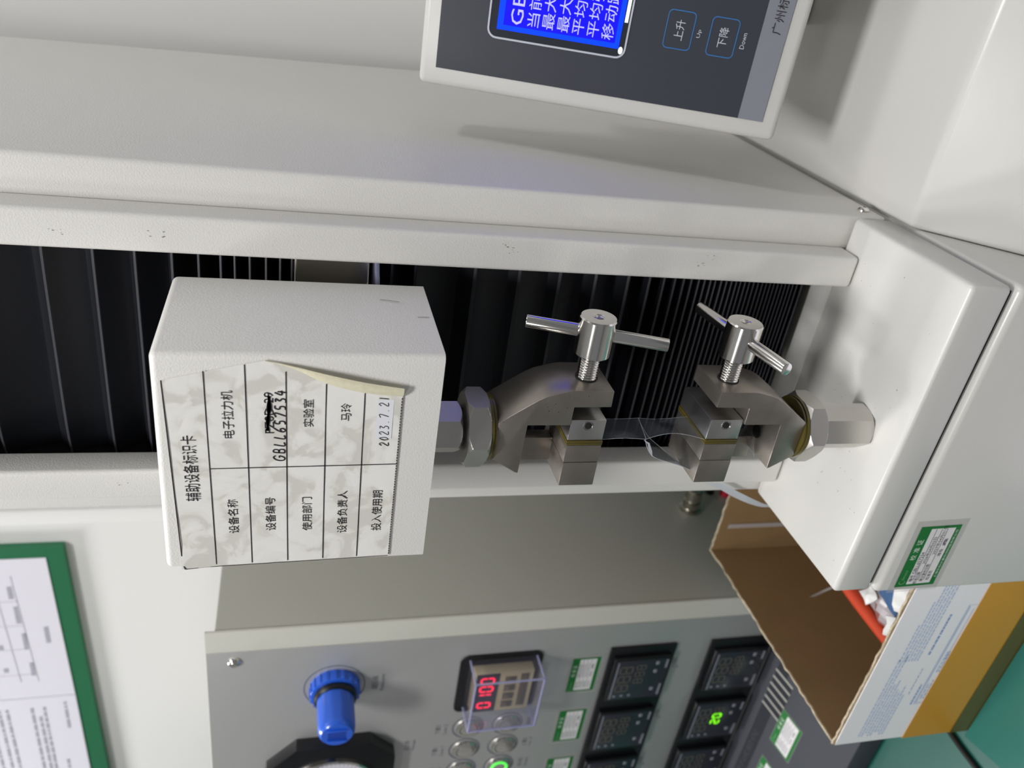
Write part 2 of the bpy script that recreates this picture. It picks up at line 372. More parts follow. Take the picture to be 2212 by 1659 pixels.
# sensor head: bent sheet cover, slightly tapered
bm = B(); t = bmesh.new()
c8 = [(-0.3020, 0.3305, -0.0708), (-0.1774, 0.3305, -0.0708), (-0.1779, 0.4155, -0.0708), (-0.3020, 0.4155, -0.0708),
      (-0.3026, 0.3305, 0.0592), (-0.1788, 0.3305, 0.0595), (-0.1781, 0.4150, 0.0592), (-0.3026, 0.4155, 0.0592)]
v = [t.verts.new(p) for p in c8]
for q in ((0, 1, 5, 4), (1, 2, 6, 5), (2, 3, 7, 6), (3, 0, 4, 7), (4, 5, 6, 7), (3, 2, 1, 0)): t.faces.new([v[i] for i in q])
bmesh.ops.recalc_face_normals(t, faces=t.faces)
es = [e for e in t.edges if not (abs(e.verts[0].co.z + 0.0708) < 1e-4 and abs(e.verts[1].co.z + 0.0708) < 1e-4)]
bmesh.ops.bevel(t, geom=es, offset=0.0032, segments=4, profile=.5, affect='EDGES')
add(bm, t); obj('sensor_head', bm, PAINT, tester, 'cream sheet metal sensor head')
# column screw and seam, scuffs
bm = B(); lathe(bm, (-0.1272, 0.4535, -0.3662), (1, 0, 0), [(0, 0.0042), (0.001, 0.0041), (0.0022, 0.003), (0.0026, 0.0016), (0.002, 0.0014), (0.002, 0)], 24)
obj('screw', bm, CHROME, tester, 'shiny pan head screw')
for a_, b_ in (((-0.1773, 0.392, -0.045), (-0.1772, 0.3895, -0.055)), ((-0.1773, 0.372, -0.0625), (-0.1772, 0.3718, -0.0685))):
    bm = B(); stroke(bm, [a_, ((a_[0] + b_[0]) / 2, (a_[1] + b_[1]) / 2 + .0004, (a_[2] + b_[2]) / 2), b_], 0.0004, X); obj('pen_tick', bm, INK, tester, 'short black pen tick')
bm = B()
rr = random.Random(3)
for k in range(34):
    x, y = rr.uniform(-0.335, -0.14), rr.uniform(0.335, 0.42); a = rr.uniform(0.0002, 0.00045)
    vs_ = [bm.verts.new((x + a * math.cos(j * PI / 3) * rr.uniform(.6, 1.3), y + a * math.sin(j * PI / 3), -0.34985)) for j in range(6)]; bm.faces.new(vs_)
o_ = obj('paint_specks', bm, STAIN, tester); o_['kind'] = 'stuff'
bm = B()
for x, z, a in ((-.158, .0665, .0007), (-.1535, -.118, .0009), (-.1565, -.1205, .0005), (-.1575, -.2400, .0008), (-.1530, -.2460, .0006), (-.3155, .095, .0004), (-.160, .112, .0006)):
    for q in range(5):
        x_, z_ = x + rr.uniform(-.002, .002), z + rr.uniform(-.004, .004); b_ = a * rr.uniform(.3, 1)
        vs_ = [bm.verts.new((x_ + b_ * .5 * math.cos(j * PI / 3), .41905, z_ + b_ * math.sin(j * PI / 3))) for j in range(6)]; bm.faces.new(vs_)
o_ = obj('rail_scuff', bm, STAIN, tester); o_['kind'] = 'stuff'
# electronics housing to the right of the column
bm = B()
poly(bm, [(0.4195, -0.377), (0.88, -0.377), (0.88, -0.598), (0.262, -0.598), (0.262, -0.575)], 'x', -0.1262, 0.42, 0.0035, 3)
obj('side_housing', bm, PAINTS, tester, 'wide low cream housing with a sloping front')

# ------------------------------------------------------------------ identity card on the sensor head
YC = 0.3300
def edge_right(z):
    if z > 0.0115: return -0.1918 + (0.055 - z) / 0.0435 * 0.0108
    pts = [(0.0115, -0.1812), (-0.002, -0.1853), (-0.0152, -0.1922), (-0.0333, -0.1973), (-0.0520, -0.1993)]
    for (za, xa), (zb_, xb) in zip(pts, pts[1:]):
        if z >= zb_: return xa + (xb - xa) * (z - za) / (zb_ - za)
    return -0.1993
bm = B(); rows = []
zs = [0.0550, 0.048, 0.040, 0.030, 0.020, 0.0115, 0.004, -0.002, -0.008, -0.0152, -0.024, -0.0333, -0.042, -0.0520]
for z in zs:
    xr_ = edge_right(z); xl = -0.3018 + (0.053 - z) * 0.03; row = []
    for i in range(15):
        u = i / 14; x = xl + (xr_ - xl) * u
        lift = 0.0012 * max(0, 1 - math.hypot(x + 0.3018, z - 0.052) / 0.014)
        zz = z - (0.0035 * (1 - u) if z > 0.05 else 0)
        row.append((x, YC - 0.00015 - lift - 0.0001 * math.sin(x * 700 + z * 300), zz))
    rows.append(row)
sheet(bm, rows); card = obj('identity_card', bm, CARDM, tester, 'damp stained white identity card with black ruled table', angle=60)
# peeled edge rolled back over the card
bm = B(); rows = []
inn = smooth_path([(-0.1812, YC, 0.0115), (-0.1853, YC, -0.002), (-0.1922, YC, -0.0152), (-0.1973, YC, -0.0333), (-0.1993, YC, -0.0520)], 4)
out = smooth_path([(-0.1808, YC, 0.0118), (-0.1830, YC, -0.0005), (-0.1862, YC, -0.0150), (-0.1902, YC, -0.0333), (-0.1936, YC, -0.0520)], 4)
for a, b in zip(inn, out):
    wd = (b - a).length; row = []
    for k in range(9):
        u = k / 8; p = a.lerp(b, u); row.append((p.x, YC - 0.0004 - wd * (0.42 * math.sin(min(1, u * 1.0) * PI * 0.62)), p.z))
    rows.append(row)
sheet(bm, rows); obj('curled_edge', bm, CREAM, card, 'yellowed curled card edge')
bm = B(); YI = YC - 0.00034
def hl(z0, x0, z1, x1, wd=0.0005): stroke(bm, [(x0, YI, z0), (x1, YI, z1)], wd, FR)
hl(0.0352, -0.2998, 0.0373, -0.1868); hl(0.0179, -0.2998, 0.0198, -0.1832); hl(0.0003, -0.2993, 0.0020, -0.1865)
hl(-0.0174, -0.2989, -0.0161, -0.1928); hl(-0.0349, -0.2985, -0.0340, -0.1976)
stroke(bm, [(-0.2400, YI, 0.0360), (-0.2388, YI, -0.0520)], 0.0005, FR)
stroke(bm, [(-0.3016, YI - .0008, 0.0500), (-0.3014, YI, 0.040), (-0.2990, YI, -0.0515)], 0.0004, FR)
stroke(bm, [(-0.3014, YI - .001, 0.0500), (-0.298, YI - .0002, 0.0512), (-0.1918, YI, 0.0548)], 0.0006, FR)
for k in range(60):
    x = -0.298 + k * 0.00164
    stroke(bm, [(x, YI, -0.0517), (x + 0.0012, YI, -0.0517)], 0.0004, FR)
obj('ruled_line', bm, INK, card)
bm = B()
for body, cx, cz, wd, ht in (('辅助设备标识卡', -.240, .0447, .038, .0068), ('设备名称', -.2692, .0265, .0213, .0050), ('设备编号', -.2684, .0089, .0210, .0050),
                             ('使用部门', -.2690, -.0088, .0214, .0049), ('设备负责人', -.2685, -.0262, .0272, .0051), ('投入使用期', -.2683, -.0437, .0262, .0052),
                             ('电子拉力机', -.2097, .0276, .0258, .0052), ('实验室', -.2088, -.0083, .0152, .0049), ('马玲', -.2082, -.0256, .0098, .0050),
                             ('FZ8D-29', -.2087, .0094, .0225, .0042)):
    textmesh(bm, body, (cx, YI, cz), (1, 0, .022), Z, wd, ht)
obj('lettering', bm, INK, card, 'printed table headings')
GL = {'G': [[(.9, .8), (.6, 1), (.2, .8), (.05, .4), (.2, .05), (.6, .02), (.85, .3), (.85, .48), (.55, .45)]], 'B': [[(.2, 0), (.25, .95), (.7, .95), (.7, .6), (.3, .52), (.8, .42), (.75, .05), (.2, .02)]],
      'L': [[(.35, 1), (.2, .05), (.85, .1)]], '6': [[(.75, 1), (.3, .6), (.15, .2), (.45, 0), (.75, .2), (.65, .45), (.25, .35)]],
      '5': [[(.85, .95), (.35, .92), (.28, .55), (.7, .5), (.7, .12), (.2, .02)]], '7': [[(.1, .85), (.85, .95), (.4, 0)]],
      '3': [[(.2, .9), (.75, .9), (.4, .55), (.8, .35), (.6, .03), (.15, .05)]], '4': [[(.5, 1), (.15, .4), (.9, .42)], [(.68, .75), (.6, -.05)]],
      '2': [[(.15, .75), (.5, 1), (.75, .7), (.15, .05), (.9, .08)]], '0': [[(.5, .95), (.15, .5), (.4, .05), (.8, .4), (.6, .92), (.45, .95)]],
      '.': [[(.4, .05), (.5, .0)]], '1': [[(.5, 1), (.45, 0)]]}
def hand(bm, txt, x0, z0, wd, ht, slope=0, pen=0.00055, y=YI):
    n = len(txt)
    for i, ch in enumerate(txt):
        for st in GL[ch]:
            P = [(x0 + (i + .12 + .78 * (px + 0.12 * py)) * wd / n, y, z0 + slope * i + ht * py) for px, py in st]
            stroke(bm, smooth_path(P, 4), pen, FR)
bm = B(); hand(bm, 'GBLL657534', -0.2365, 0.0022, 0.0405, 0.0052, -0.00005, 0.0007)
for k in range(5): stroke(bm, smooth_path([(-0.2185, YI - .0001, 0.0094 + .0003 * k), (-0.212, YI - .0001, 0.0104 - .0003 * k), (-0.206, YI - .0001, 0.0085 + .0004 * k), (-0.1995, YI - .0001, 0.0098 - .0002 * k)], 5), 0.0009, FR)
obj('handwriting', bm, INK, card, 'black handwritten serial'); bm = B(); hand(bm, '2023.7.21', -0.2285, -0.0470, 0.0295, 0.0046, 0.0002, 0.00045); obj('handwriting', bm, INK, card, 'black handwritten date')
bm = B(); xz(bm, -0.2235, -0.2010, -0.0480, -0.0402, YC - 0.00029); obj('correction_patch', bm, CORR, card, 'white correction patch under the date')

# ------------------------------------------------------------------ green calibration stickers
def sticker(parent, place, wd, ht, lam=0.003, fine=True, lift=0.0):
    """place(u, v, h) -> point; u right, v up in metres from the centre, h height off the surface"""
    def quad(bm_, u0, u1, v0, v1, h):
        vv = [bm_.verts.new(place(u, v_, h)) for u, v_ in ((u0, v0), (u1, v0), (u1, v1), (u0, v1))]; bm_.faces.new(vv)
    o0 = Vector(place(0, 0, 0)); R_ = (Vector(place(.01, 0, 0)) - o0).normalized(); U_ = (Vector(place(0, .01, 0)) - o0).normalized()
    W2, H2 = wd / 2, ht / 2
    bm_ = B(); quad(bm_, -W2, W2, -H2, H2, .0003); st = obj('calibration_sticker', bm_, GREENP, parent)
    bm_ = B(); quad(bm_, -W2 - lam, W2 + lam, -H2 - lam * .9, H2 + lam * .9, .00012); obj('laminate', bm_, LAMIN, st)
    bm_ = B(); quad(bm_, -W2 * .92, W2 * .92, -H2 * .74, H2 * .46, .0004); obj('white_field', bm_, WHITEP, st)
    bm_ = B()
    for i, ch in enumerate('校准证'):
        textmesh(bm_, ch, place(wd * (.0 + .125 * i), H2 * .74, .00045), R_, U_, None, ht * .14)
    if fine: textmesh(bm_, '上海华科计量检测科技有限公司', place(wd * 0.02, -H2 * .87, .00045), R_, U_, wd * .80, ht * .062)
    obj('lettering', bm_, WHITET, st)
    bm_ = B(); stroke(bm_, smooth_path([place(-W2 * .90 + wd * .03 * math.cos(a) + wd * .03, H2 * .72 + ht * .07 * math.sin(a), .00045) for a in [PI * (.3 + .18 * k) for k in range(9)]], 2), wd * .009, R_.cross(U_))
    textmesh(bm_, 'Simace', place(-wd * .30, H2 * .74, .00045), R_, U_, wd * .17, ht * .075, 0.25); obj('emblem', bm_, PALEG, st)
    bm_ = B()
    rows_ = [('编号', 'GBLL657534', .33), ('校准日期', '2026年04月02日', .06), ('建议复校日期', '2027年04月01日', -.22), ('校准员', '翁 鑫', -.52)]
    for i, (a_, b_, vv) in enumerate(rows_):
        if fine:
            textmesh(bm_, a_, place(-wd * (.36 if i < 2 else .33) + (.05 * wd if i == 2 else 0), H2 * vv, .0005), R_, U_, wd * (.11, .20, .29, .16)[i], ht * .095)
            textmesh(bm_, b_, place(wd * (-.10, .10, .26, .14)[i], H2 * vv, .0005), R_, U_, wd * (.36, .44, .46, .30)[i], ht * .09)
        else:
            textmesh(bm_, a_, place(-wd * .30, H2 * vv, .0005), R_, U_, wd * .2, ht * .08); textmesh(bm_, b_, place(wd * .12, H2 * vv, .0005), R_, U_, wd * .4, ht * .08)
        if i < 3: stroke(bm_, [place(-W2 * .8, H2 * (vv - .135), .00045), place(W2 * .9, H2 * (vv - .135), .00045)], ht * .012, R_.cross(U_))
    obj('table_text', bm_, INK if fine else GREYINK, st)
    return st
def front_place(cx, cz, y, rot=0):
    ca, sa = math.cos(rot), math.sin(rot)
    return lambda u, v_, h: (cx + u * ca - v_ * sa, y - h, cz + u * sa + v_ * ca)
sticker(tester, front_place(-0.3192, -0.4098, 0.3275, 0.03), 0.0525, 0.0315, 0.0048)

# ------------------------------------------------------------------ film grips
GX, GY = -0.2395, 0.3645
def make_grip(name, label, seat, sgn, rod_end, bar_dir):
    """seat: height of the face against the lock nut; sgn -1 hangs down, +1 stands up"""
    def zz(t): return seat + sgn * t
    g = thing(name, label, 'grip', (GX, GY, min(rod_end, seat) if sgn > 0 else seat - 0.063), 'film clamping grips of the tester')
    yf, yb = 0.349, 0.3815
    prof = [(-.2272, 0), (-.2200, .0100), (-.2129, .0202), (-.2104, .0250), (-.2088, .0305), (-.2074, .0360), (-.2068, .0400), (-.2068, .0620), (-.2170, .0624), (-.2173, .0410),
            (-.2288, .0409), (-.2288, .0164), (-.2604, .0156), (-.2600, .0138), (-.2512, .0002)]
    bm_ = B(); poly(bm_, [(x, zz(t)) for x, t in prof], 'y', yf, yb, 0.0005, 2); obj('grip_body', bm_, GUN, g)
    if sgn < 0:
        bm_ = B(); r2 = random.Random(9)
        for x, z in ((-.2105, -.1440), (-.2112, -.1465), (-.2100, -.1550), (-.2150, -.1370), (-.2168, -.1330), (-.2195, -.1340), (-.2200, -.1395), (-.2205, -.1316), (-.2265, -.1100), (-.2175, -.1440)):
            a_ = r2.uniform(.00015, .0004); vs_ = [bm_.verts.new((x + a_ * r2.uniform(.5, 1.2) * math.cos(j * PI / 3), yf - .0001, z + a_ * math.sin(j * PI / 3))) for j in range(6)]; bm_.faces.new(vs_)
        o_ = obj('rust_speck', bm_, RUST, g); o_['kind'] = 'stuff'
    bm_ = B(); box(bm_, -.2680, -.2525, .3724, .3812, min(zz(.0150), zz(.0414)), max(zz(.0150), zz(.0414)), .0003); obj('web_plate', bm_, GUN, g)
    a, b = sorted((zz(.0414), zz(.0622)))
    bm_ = B(); box(bm_, -.2542, -.2428, .3500, .3885, a, b, .0003); box(bm_, -.2702, -.2543, .3495, .3885, a - .0001, b + .0001, .0006, 2); obj('fixed_jaw', bm_, GUN, g)
    bm_ = B(); box(bm_, -.2397, -.2262, .3505, .3885, a, b, .0005, 2); mj = obj('movable_jaw', bm_, BRUSHX, g, 'bright brushed steel jaw')
    zc = (a + b) / 2
    bm_ = B(); lathe(bm_, (-.2298, .3503, zc), (0, 1, 0), [(0, .0029), (.0004, .0026), (.004, .0026), (.004, 0)], 24)
    for k in range(5): lathe(bm_, (-.2298, .3504 + .0006 * k, zc), (0, 1, 0), [(0, .0026), (.0003, .0022), (.0006, .0026)], 20)
    obj('threaded_hole', bm_, STEEL, mj)
    bm_ = B(); cyl(bm_, (-.2298, .35045, zc), (-.2298, .3500, zc), .0021, 20); obj('hole_shadow', bm_, DARKH, mj)
    for x0, x1 in ((-.2412, -.2398), (-.2427, -.2413)):
        bm_ = B(); box(bm_, x0, x1, .3500, .3888, a - .0003, b + .0003, .0003); obj('rubber_pad', bm_, RUBY, g, 'olive yellow rubber pad')
    # clamping screw with round head and cross bar
    zs_ = zz(.0505)
    bm_ = B(); pr = []; x = 0.0; L = .0255
    n = int(L / .0016)
    for k in range(n): pr += [(k * .0016, .0044), (k * .0016 + .0006, .0056), (k * .0016 + .0009, .0056)]
    pr = [(0, 0)] + pr + [(L, .0047), (L, 0)]
    lathe(bm_, (-.2165, GY, zs_), (1, 0, 0), pr, 28); scr = obj('clamp_screw', bm_, STEEL, g, angle=70)
    bm_ = B(); lathe(bm_, (-.2066, GY, zs_), (1, 0, 0), [(0, 0), (.0002, .0064), (.0003, .0064), (.0003, 0)], 28); obj('screw_hole_rim', bm_, DARKH, scr)
    bm_ = B(); lathe(bm_, (-.1920, GY, zs_), (1, 0, 0), [(0, 0), (0, .0094), (.0008, .0102), (.0212, .0102), (.0220, .0096), (.0220, .0034), (.0217, .0030), (.0219, .0018), (.0216, .0015), (.0212, 0)], 48)
    hd = obj('screw_head', bm_, STEEL, g, 'turned steel screw head')
    dv = Vector(bar_dir).normalized(); c = Vector((-.1795, GY, zs_))
    bm_ = B(); cyl(bm_, c - dv * .0395, c + dv * .0380, .0036, 28, bev=.0005, seg=2); obj('cross_bar', bm_, STEEL, g, 'polished steel cross bar')
    # washer rings, lock nut, hexagonal rod
    s2 = -sgn
    bm_ = B(); cyl(bm_, (GX, GY, seat + s2 * .0002), (GX, GY, seat + s2 * .0014), .0185, 48); cyl(bm_, (GX, GY, seat + s2 * .0018), (GX, GY, seat + s2 * .0034), .0192, 48); obj('rubber_ring', bm_, RUBY, g, 'olive yellow rubber ring')
    bm_ = B(); t = bmesh.new(); N6 = 6; R_ = .0222; h0, h1 = seat + s2 * .0035, seat + s2 * .0158
    t.free()
    # chamfered hexagon: intersect hexagon with a double cone
    ring = []
    seg = 180
    def hexr(a_, ph): 
        q = (a_ - ph) % (PI / 3) - PI / 6
        return R_ * math.cos(PI / 6) / math.cos(q)
    ph = math.radians(270)
    t = bmesh.new(); levels = []
    for u in [i / 48 for i in range(17)] + [.5] + [1 - i / 48 for i in range(16, -1, -1)]:
        hz = h0 + (h1 - h0) * u; e = min(u, 1 - u) * abs(h1 - h0); lim = .0196 + e * 1.15
        levels.append([t.verts.new((GX + min(hexr(2 * PI * k / seg, ph), lim) * math.cos(2 * PI * k / seg), GY + min(hexr(2 * PI * k / seg, ph), lim) * math.sin(2 * PI * k / seg), hz)) for k in range(seg)])
    for A, C_ in zip(levels, levels[1:]):
        for k in range(seg): t.faces.new((A[k], A[(k + 1) % seg], C_[(k + 1) % seg], C_[k]))
    t.faces.new(levels[0][::-1]); t.faces.new(levels[-1]); bmesh.ops.recalc_face_normals(t, faces=t.faces)
    add(bm_, t); obj('lock_nut', bm_, BRUSH, g, 'bright hexagonal lock nut', angle=22)
    bm_ = B(); cyl(bm_, (GX, GY, h1), (GX, GY, h1 + s2 * .0022), .0105, 32); obj('thread_neck', bm_, DARKH, g)
    t = bmesh.new(); levels = []; r0 = .0148; a0, a1 = h1 + s2 * .0020, rod_end
    def hexr2(a_): return r0 * math.cos(PI / 6) / math.cos((a_ - math.radians(314)) % (PI / 3) - PI / 6)
    Lr = abs(a1 - a0)
    for u in [i * .00025 for i in range(11)] + [Lr - i * .00025 for i in range(10, -1, -1)]:
        hz = a0 + s2 * u; lim = .0128 + min(u, Lr - u) * 1.1
        levels.append([t.verts.new((GX + min(hexr2(2 * PI * k / seg), lim) * math.cos(2 * PI * k / seg), GY + min(hexr2(2 * PI * k / seg), lim) * math.sin(2 * PI * k / seg), hz)) for k in range(seg)])
    for A, C_ in zip(levels, levels[1:]):
        for k in range(seg): t.faces.new((A[k], A[(k + 1) % seg], C_[(k + 1) % seg], C_[k]))
    t.faces.new(levels[0][::-1]); t.faces.new(levels[-1]); bmesh.ops.recalc_face_normals(t, faces=t.faces)
    bm_ = add(B(), t); obj('hexagonal_rod', bm_, BRUSH, g, angle=22)
    if sgn > 0:
        bm_ = B(); cyl(bm_, (-.2465, .369, zz(.0152)), (-.2465, .369, zz(.0166)), .0042, 24); obj('counterbore', bm_, DARKH, g)
    return g
make_grip('film_grip', 'upper steel film grip hanging from the sensor head, cross bar nearly upright', -.1072, -1, -.0710, (0, .32, .95))
make_grip('film_grip', 'lower steel film grip standing on the base, cross bar pointing towards the viewer', -.2960, 1, -.3498, (0, -.975, -.21))

# ------------------------------------------------------------------ the film being pulled
film = thing('plastic_film', 'clear peeling plastic film strip stretched between the two grips', 'film', (-.2405, .364, -.235))
bm = B(); rows = []
for k in range(13):
    t_ = k / 12; z = -.1695 - t_ * .0315; rows.append([(-.2405 + .0009 * math.sin(t_ * PI) * math.sin(u * 3.1), .3525 + .0225 * u + .0010 * math.sin(t_ * PI) * (1 - 2 * u), z + .0038 * (1 - u) * t_) for u in [i / 8 for i in range(9)]])
sheet(bm, rows); obj('upper_strip', bm, FILM, film)
bm = B(); rows = []
for k in range(13):
    t_ = k / 12; z = -.2010 - t_ * .0342; rows.append([(-.2405 + .0032 * math.sin(t_ * PI) * (1 - u) - .0008 * math.sin(t_ * 9 + u * 4) * math.sin(t_ * PI), .3525 + .0225 * u + .0012 * math.sin(t_ * PI * 1.5) * (1 - 2 * u), z + .0038 * (1 - u) * (1 - t_)) for u in [i / 8 for i in range(9)]])
sheet(bm, rows); obj('lower_strip', bm, FILM, film)
fe = smooth_path([(-.2408, .3530, -.1968), (-.2478, .3530, -.2002), (-.2531, .3535, -.2047), (-.2569, .3545, -.2119), (-.2626, .3560, -.2270), (-.2700, .358, -.2400)], 5)
be = smooth_path([(-.2405, .3750, -.2008), (-.2480, .3750, -.2060), (-.2543, .3745, -.2112), (-.2600, .3742, -.2185), (-.2672, .3740, -.2276), (-.2760, .3740, -.2391)], 5)
bm = B(); sheet(bm, [[p.lerp(q, k / 6) + Vector((.0007 * math.sin(PI * k / 6), 0, 0)) for k in range(7)] for p, q in zip(fe, be)]); obj('peeled_tail', bm, FILMT, film, 'peeled tail tinted for its dark reflection curling away to the left')
bm = B(); tube(bm, [(-.2405, .3525, -.1972), (-.2404, .362, -.1988), (-.2405, .375, -.2010)], .0002, 6)
tube(bm, fe, .00022, 6); tube(bm, be, .00014, 6)
tube(bm, [(-.2405 + .0032 * math.sin(t * PI), .3525 + .0012 * math.sin(t * PI * 1.5), -.1972 - t * .038) for t in [i / 10 for i in range(11)]], .00012, 6)
tube(bm, [(-.2405, .3750 - .0012 * math.sin(t * PI * 1.5), -.2010 - t * .0342) for t in [i / 10 for i in range(11)]], .00010, 6)
tube(bm, [(-.2405, .3525 + .001 * math.sin(t * PI), -.1695 - t * .0277) for t in [i / 10 for i in range(11)]], .00010, 6)
tube(bm, [(-.2405, .3750 - .001 * math.sin(t * PI), -.1695 - t * .0315) for t in [i / 10 for i in range(11)]], .00010, 6)
o_ = obj('film_edge', bm, FILMW, film, 'milky edges and seam of the film'); o_['kind'] = 'stuff'
bm = B(); vs_ = [bm.verts.new(p) for p in ((-.2408, .3525, -.1955), (-.2440, .3526, -.1990), (-.2485, .3530, -.2008), (-.2535, .3533, -.2046), (-.2490, .3524, -.2030), (-.2430, .3522, -.1998))]; bm.faces.new(vs_)
obj('folded_corner', bm, FILMW, film)
bm = B(); sheet(bm, [[(-.2412, .356, -.2572), (-.2412, .374, -.2572)], [(-.2440, .358, -.2655), (-.2440, .3722, -.2655)], [(-.2530, .360, -.2720), (-.2440, .3722, -.2740)], [(-.2610, .362, -.2790), (-.2480, .3722, -.2800)]])
obj('lower_tail', bm, FILM, film)

# ------------------------------------------------------------------ control box
TILT = math.atan2(0.31951374, 0.94758164)
O_ = Vector((-.095, .4832, -.3038)); VV = Vector((0, .31951374, .94758164)); NN = Vector((0, -.94758164, .31951374)); UU = Vector((1, 0, 0))
def CB(u, v_, h=0): return O_ + UU * u + VV * v_ + NN * h
ctl = thing('control_box', 'tilted cream control box with a blue lit display and dark membrane panel', 'control box', (0.0, .62, -.377))
def slab(bm_, u0, u1, v0, v1, h0, h1, bev=0, seg=2, outline=None):
    t = bmesh.new(); pts = outline or [(u0, v0), (u1, v0), (u1, v1), (u0, v1)]
    a_ = [t.verts.new(CB(u, v_, h0)) for u, v_ in pts]; b_ = [t.verts.new(CB(u, v_, h1)) for u, v_ in pts]; n = len(pts)
    t.faces.new(a_[::-1]); t.faces.new(b_)
    for i in range(n): t.faces.new((a_[i], a_[(i + 1) % n], b_[(i + 1) % n], b_[i]))
    bmesh.ops.recalc_face_normals(t, faces=t.faces)
    if bev: bmesh.ops.bevel(t, geom=[e for e in t.edges if e.calc_face_angle(0) > .5], offset=bev, segments=seg, profile=.5, affect='EDGES')
    return add(bm_, t)
def rrect(u0, u1, v0, v1, r_, n=5):
    o = []
    for cx, cy, a0 in ((u1 - r_, v1 - r_, 0), (u0 + r_, v1 - r_, PI / 2), (u0 + r_, v0 + r_, PI), (u1 - r_, v0 + r_, 1.5 * PI)):
        for k in range(n + 1): a_ = a0 + PI / 2 * k / n; o.append((cx + r_ * math.cos(a_), cy + r_ * math.sin(a_)))
    return o
def ringmesh(bm_, outer, inner, f_):
    A = [bm_.verts.new(f_(*p)) for p in outer]; C_ = [bm_.verts.new(f_(*p)) for p in inner]; n = len(A)
    for i in range(n): bm_.faces.new((A[i], A[(i + 1) % n], C_[(i + 1) % n], C_[i]))
    return bm_
bm = B(); slab(bm, 0, .300, 0, .2372, -.040, 0, .0042, 4); obj('housing', bm, PAINTS, ctl)
bm = B(); slab(bm, .0112, .288, .0110, .2262, .0001, .0006); obj('membrane_panel', bm, PANELD, ctl)
bm = B(); slab(bm, .0112, .288, .0110, .0268, .0006, .0009); obj('name_strip', bm, PANELG, ctl, 'mid grey lower strip')
bm = B(); ringmesh(bm, rrect(.0345, .2100, .1068, .1956, .006), rrect(.0356, .2089, .1079, .1945, .005), lambda u, v_: CB(u, v_, .0012)); obj('screen_outline', bm, TXTP, ctl)
bm = B(); slab(bm, 0, 0, 0, 0, .0006, .0009, outline=rrect(.0358, .2087, .1081, .1943, .005)); obj('screen_surround', bm, BLKS, ctl)
bm = B(); slab(bm, .0402, .205, .1114, .1896, .0009, .0013); lcd = obj('lcd_screen', bm, LCDE, ctl, 'glowing blue display')
bm = B(); slab(bm, .0432, .202, .1145, .1858, .0013, .0015); obj('lcd_field', bm, LCDM, lcd)
bm = B()
def ct(bm_, body, u, v_, wd, ht, h=.0017, left=True):
    textmesh(bm_, body, CB(u + (wd / 2 if left else 0), v_, h), UU, VV, wd, ht)
ct(bm, 'GBL-1', .0444, .1776, .034, .0078)
for i, tx in enumerate(('当前力值：', '最大力值：', '最大位移：', '平均强度：', '平均强力：', '移动距离：')):
    ct(bm, tx, .0446, .1672 - i * .00945, .044, .0078)
obj('display_characters', bm, LCDT, lcd)
bm = B(); slab(bm, 0, 0, 0, 0, .0010, .0014, outline=[(.0395 + .0022 * math.cos(a * PI / 6), .1100 + .0014 * math.sin(a * PI / 6)) for a in range(12)])
slab(bm, .056, .100, .1087, .1107, .0010, .0014); obj('light_leak', bm, mat('lcd_leak', (.8, .8, .8), .4, emit=(1, 1, 1), estr=.8), lcd, 'white backlight showing at the display rim')
for (u0, u1, v0, v1), zh, en, eu, ev in (((.0455, .0680, .0675, .0850), '上升', 'Up', .0565, .0637), ((.0452, .0680, .0402, .0576), '下降', 'Down', .0565, .0360)):
    bm = B(); ringmesh(bm, rrect(u0, u1, v0, v1, .0028), rrect(u0 + .0006, u1 - .0006, v0 + .0006, v1 - .0006, .0023), lambda u, v_: CB(u, v_, .0009)); bt = obj('membrane_button', bm, BTNB, ctl, 'blue outlined button')
    bm = B(); ct(bm, zh, (u0 + u1) / 2, (v0 + v1) / 2, .0118, .0058, .0009, False); ct(bm, en, eu, ev, .0048 if en == 'Up' else .0092, .0028, .0009, False); obj('lettering', bm, TXTP, bt)
bm = B(); ct(bm, '广州标际', .0632, .0180, .028, .0062, .0012); obj('lettering', bm, INK, ctl, 'black maker name on the grey strip')
bm = B(); box(bm, -.03, .11, .60, .64, -.3765, -.16, .002); poly(bm, [(.560, -.19), (.61, -.19), (.61, -.25), (.545, -.25)], 'x', -.02, .10); obj('stand', bm, PAINTS, ctl)

# ------------------------------------------------------------------ second machine (background, left)
MX, MY = -.600, .566
mc = thing('heat_seal_machine', 'large grey lab machine with steel front panel, gauge, timer and controllers', 'machine', (-.85, .70, -.6))
bm = B(); box(bm, -1.150, MX, MY + .003, .86, -.592, .0655, .002); obj('cabinet', bm, MACHS, mc)
bm = B(); box(bm, -1.153, MX + .001, MY, MY + .0032, -.548, .0742, .0006); obj('front_flange', bm, MACHF, mc)
bm = B(); box(bm, -1.13, -.6250, MY - .0012, MY + .0002, -.5465, .0735, .0004); obj('front_panel', bm, PANELM, mc, 'brushed steel front panel')
FY = MY - .0012
bm = B(); 
for x, z in ((-.6378, .0484), (-1.10, .0484)): bm = B(); lathe(bm, (x, FY, z), FR, [(0, .0066), (.001, .0064), (.003, .0048), (.0042, .002), (.0036, .0012), (.0036, 0)], 24); obj('panel_screw', bm, CHROME, mc)
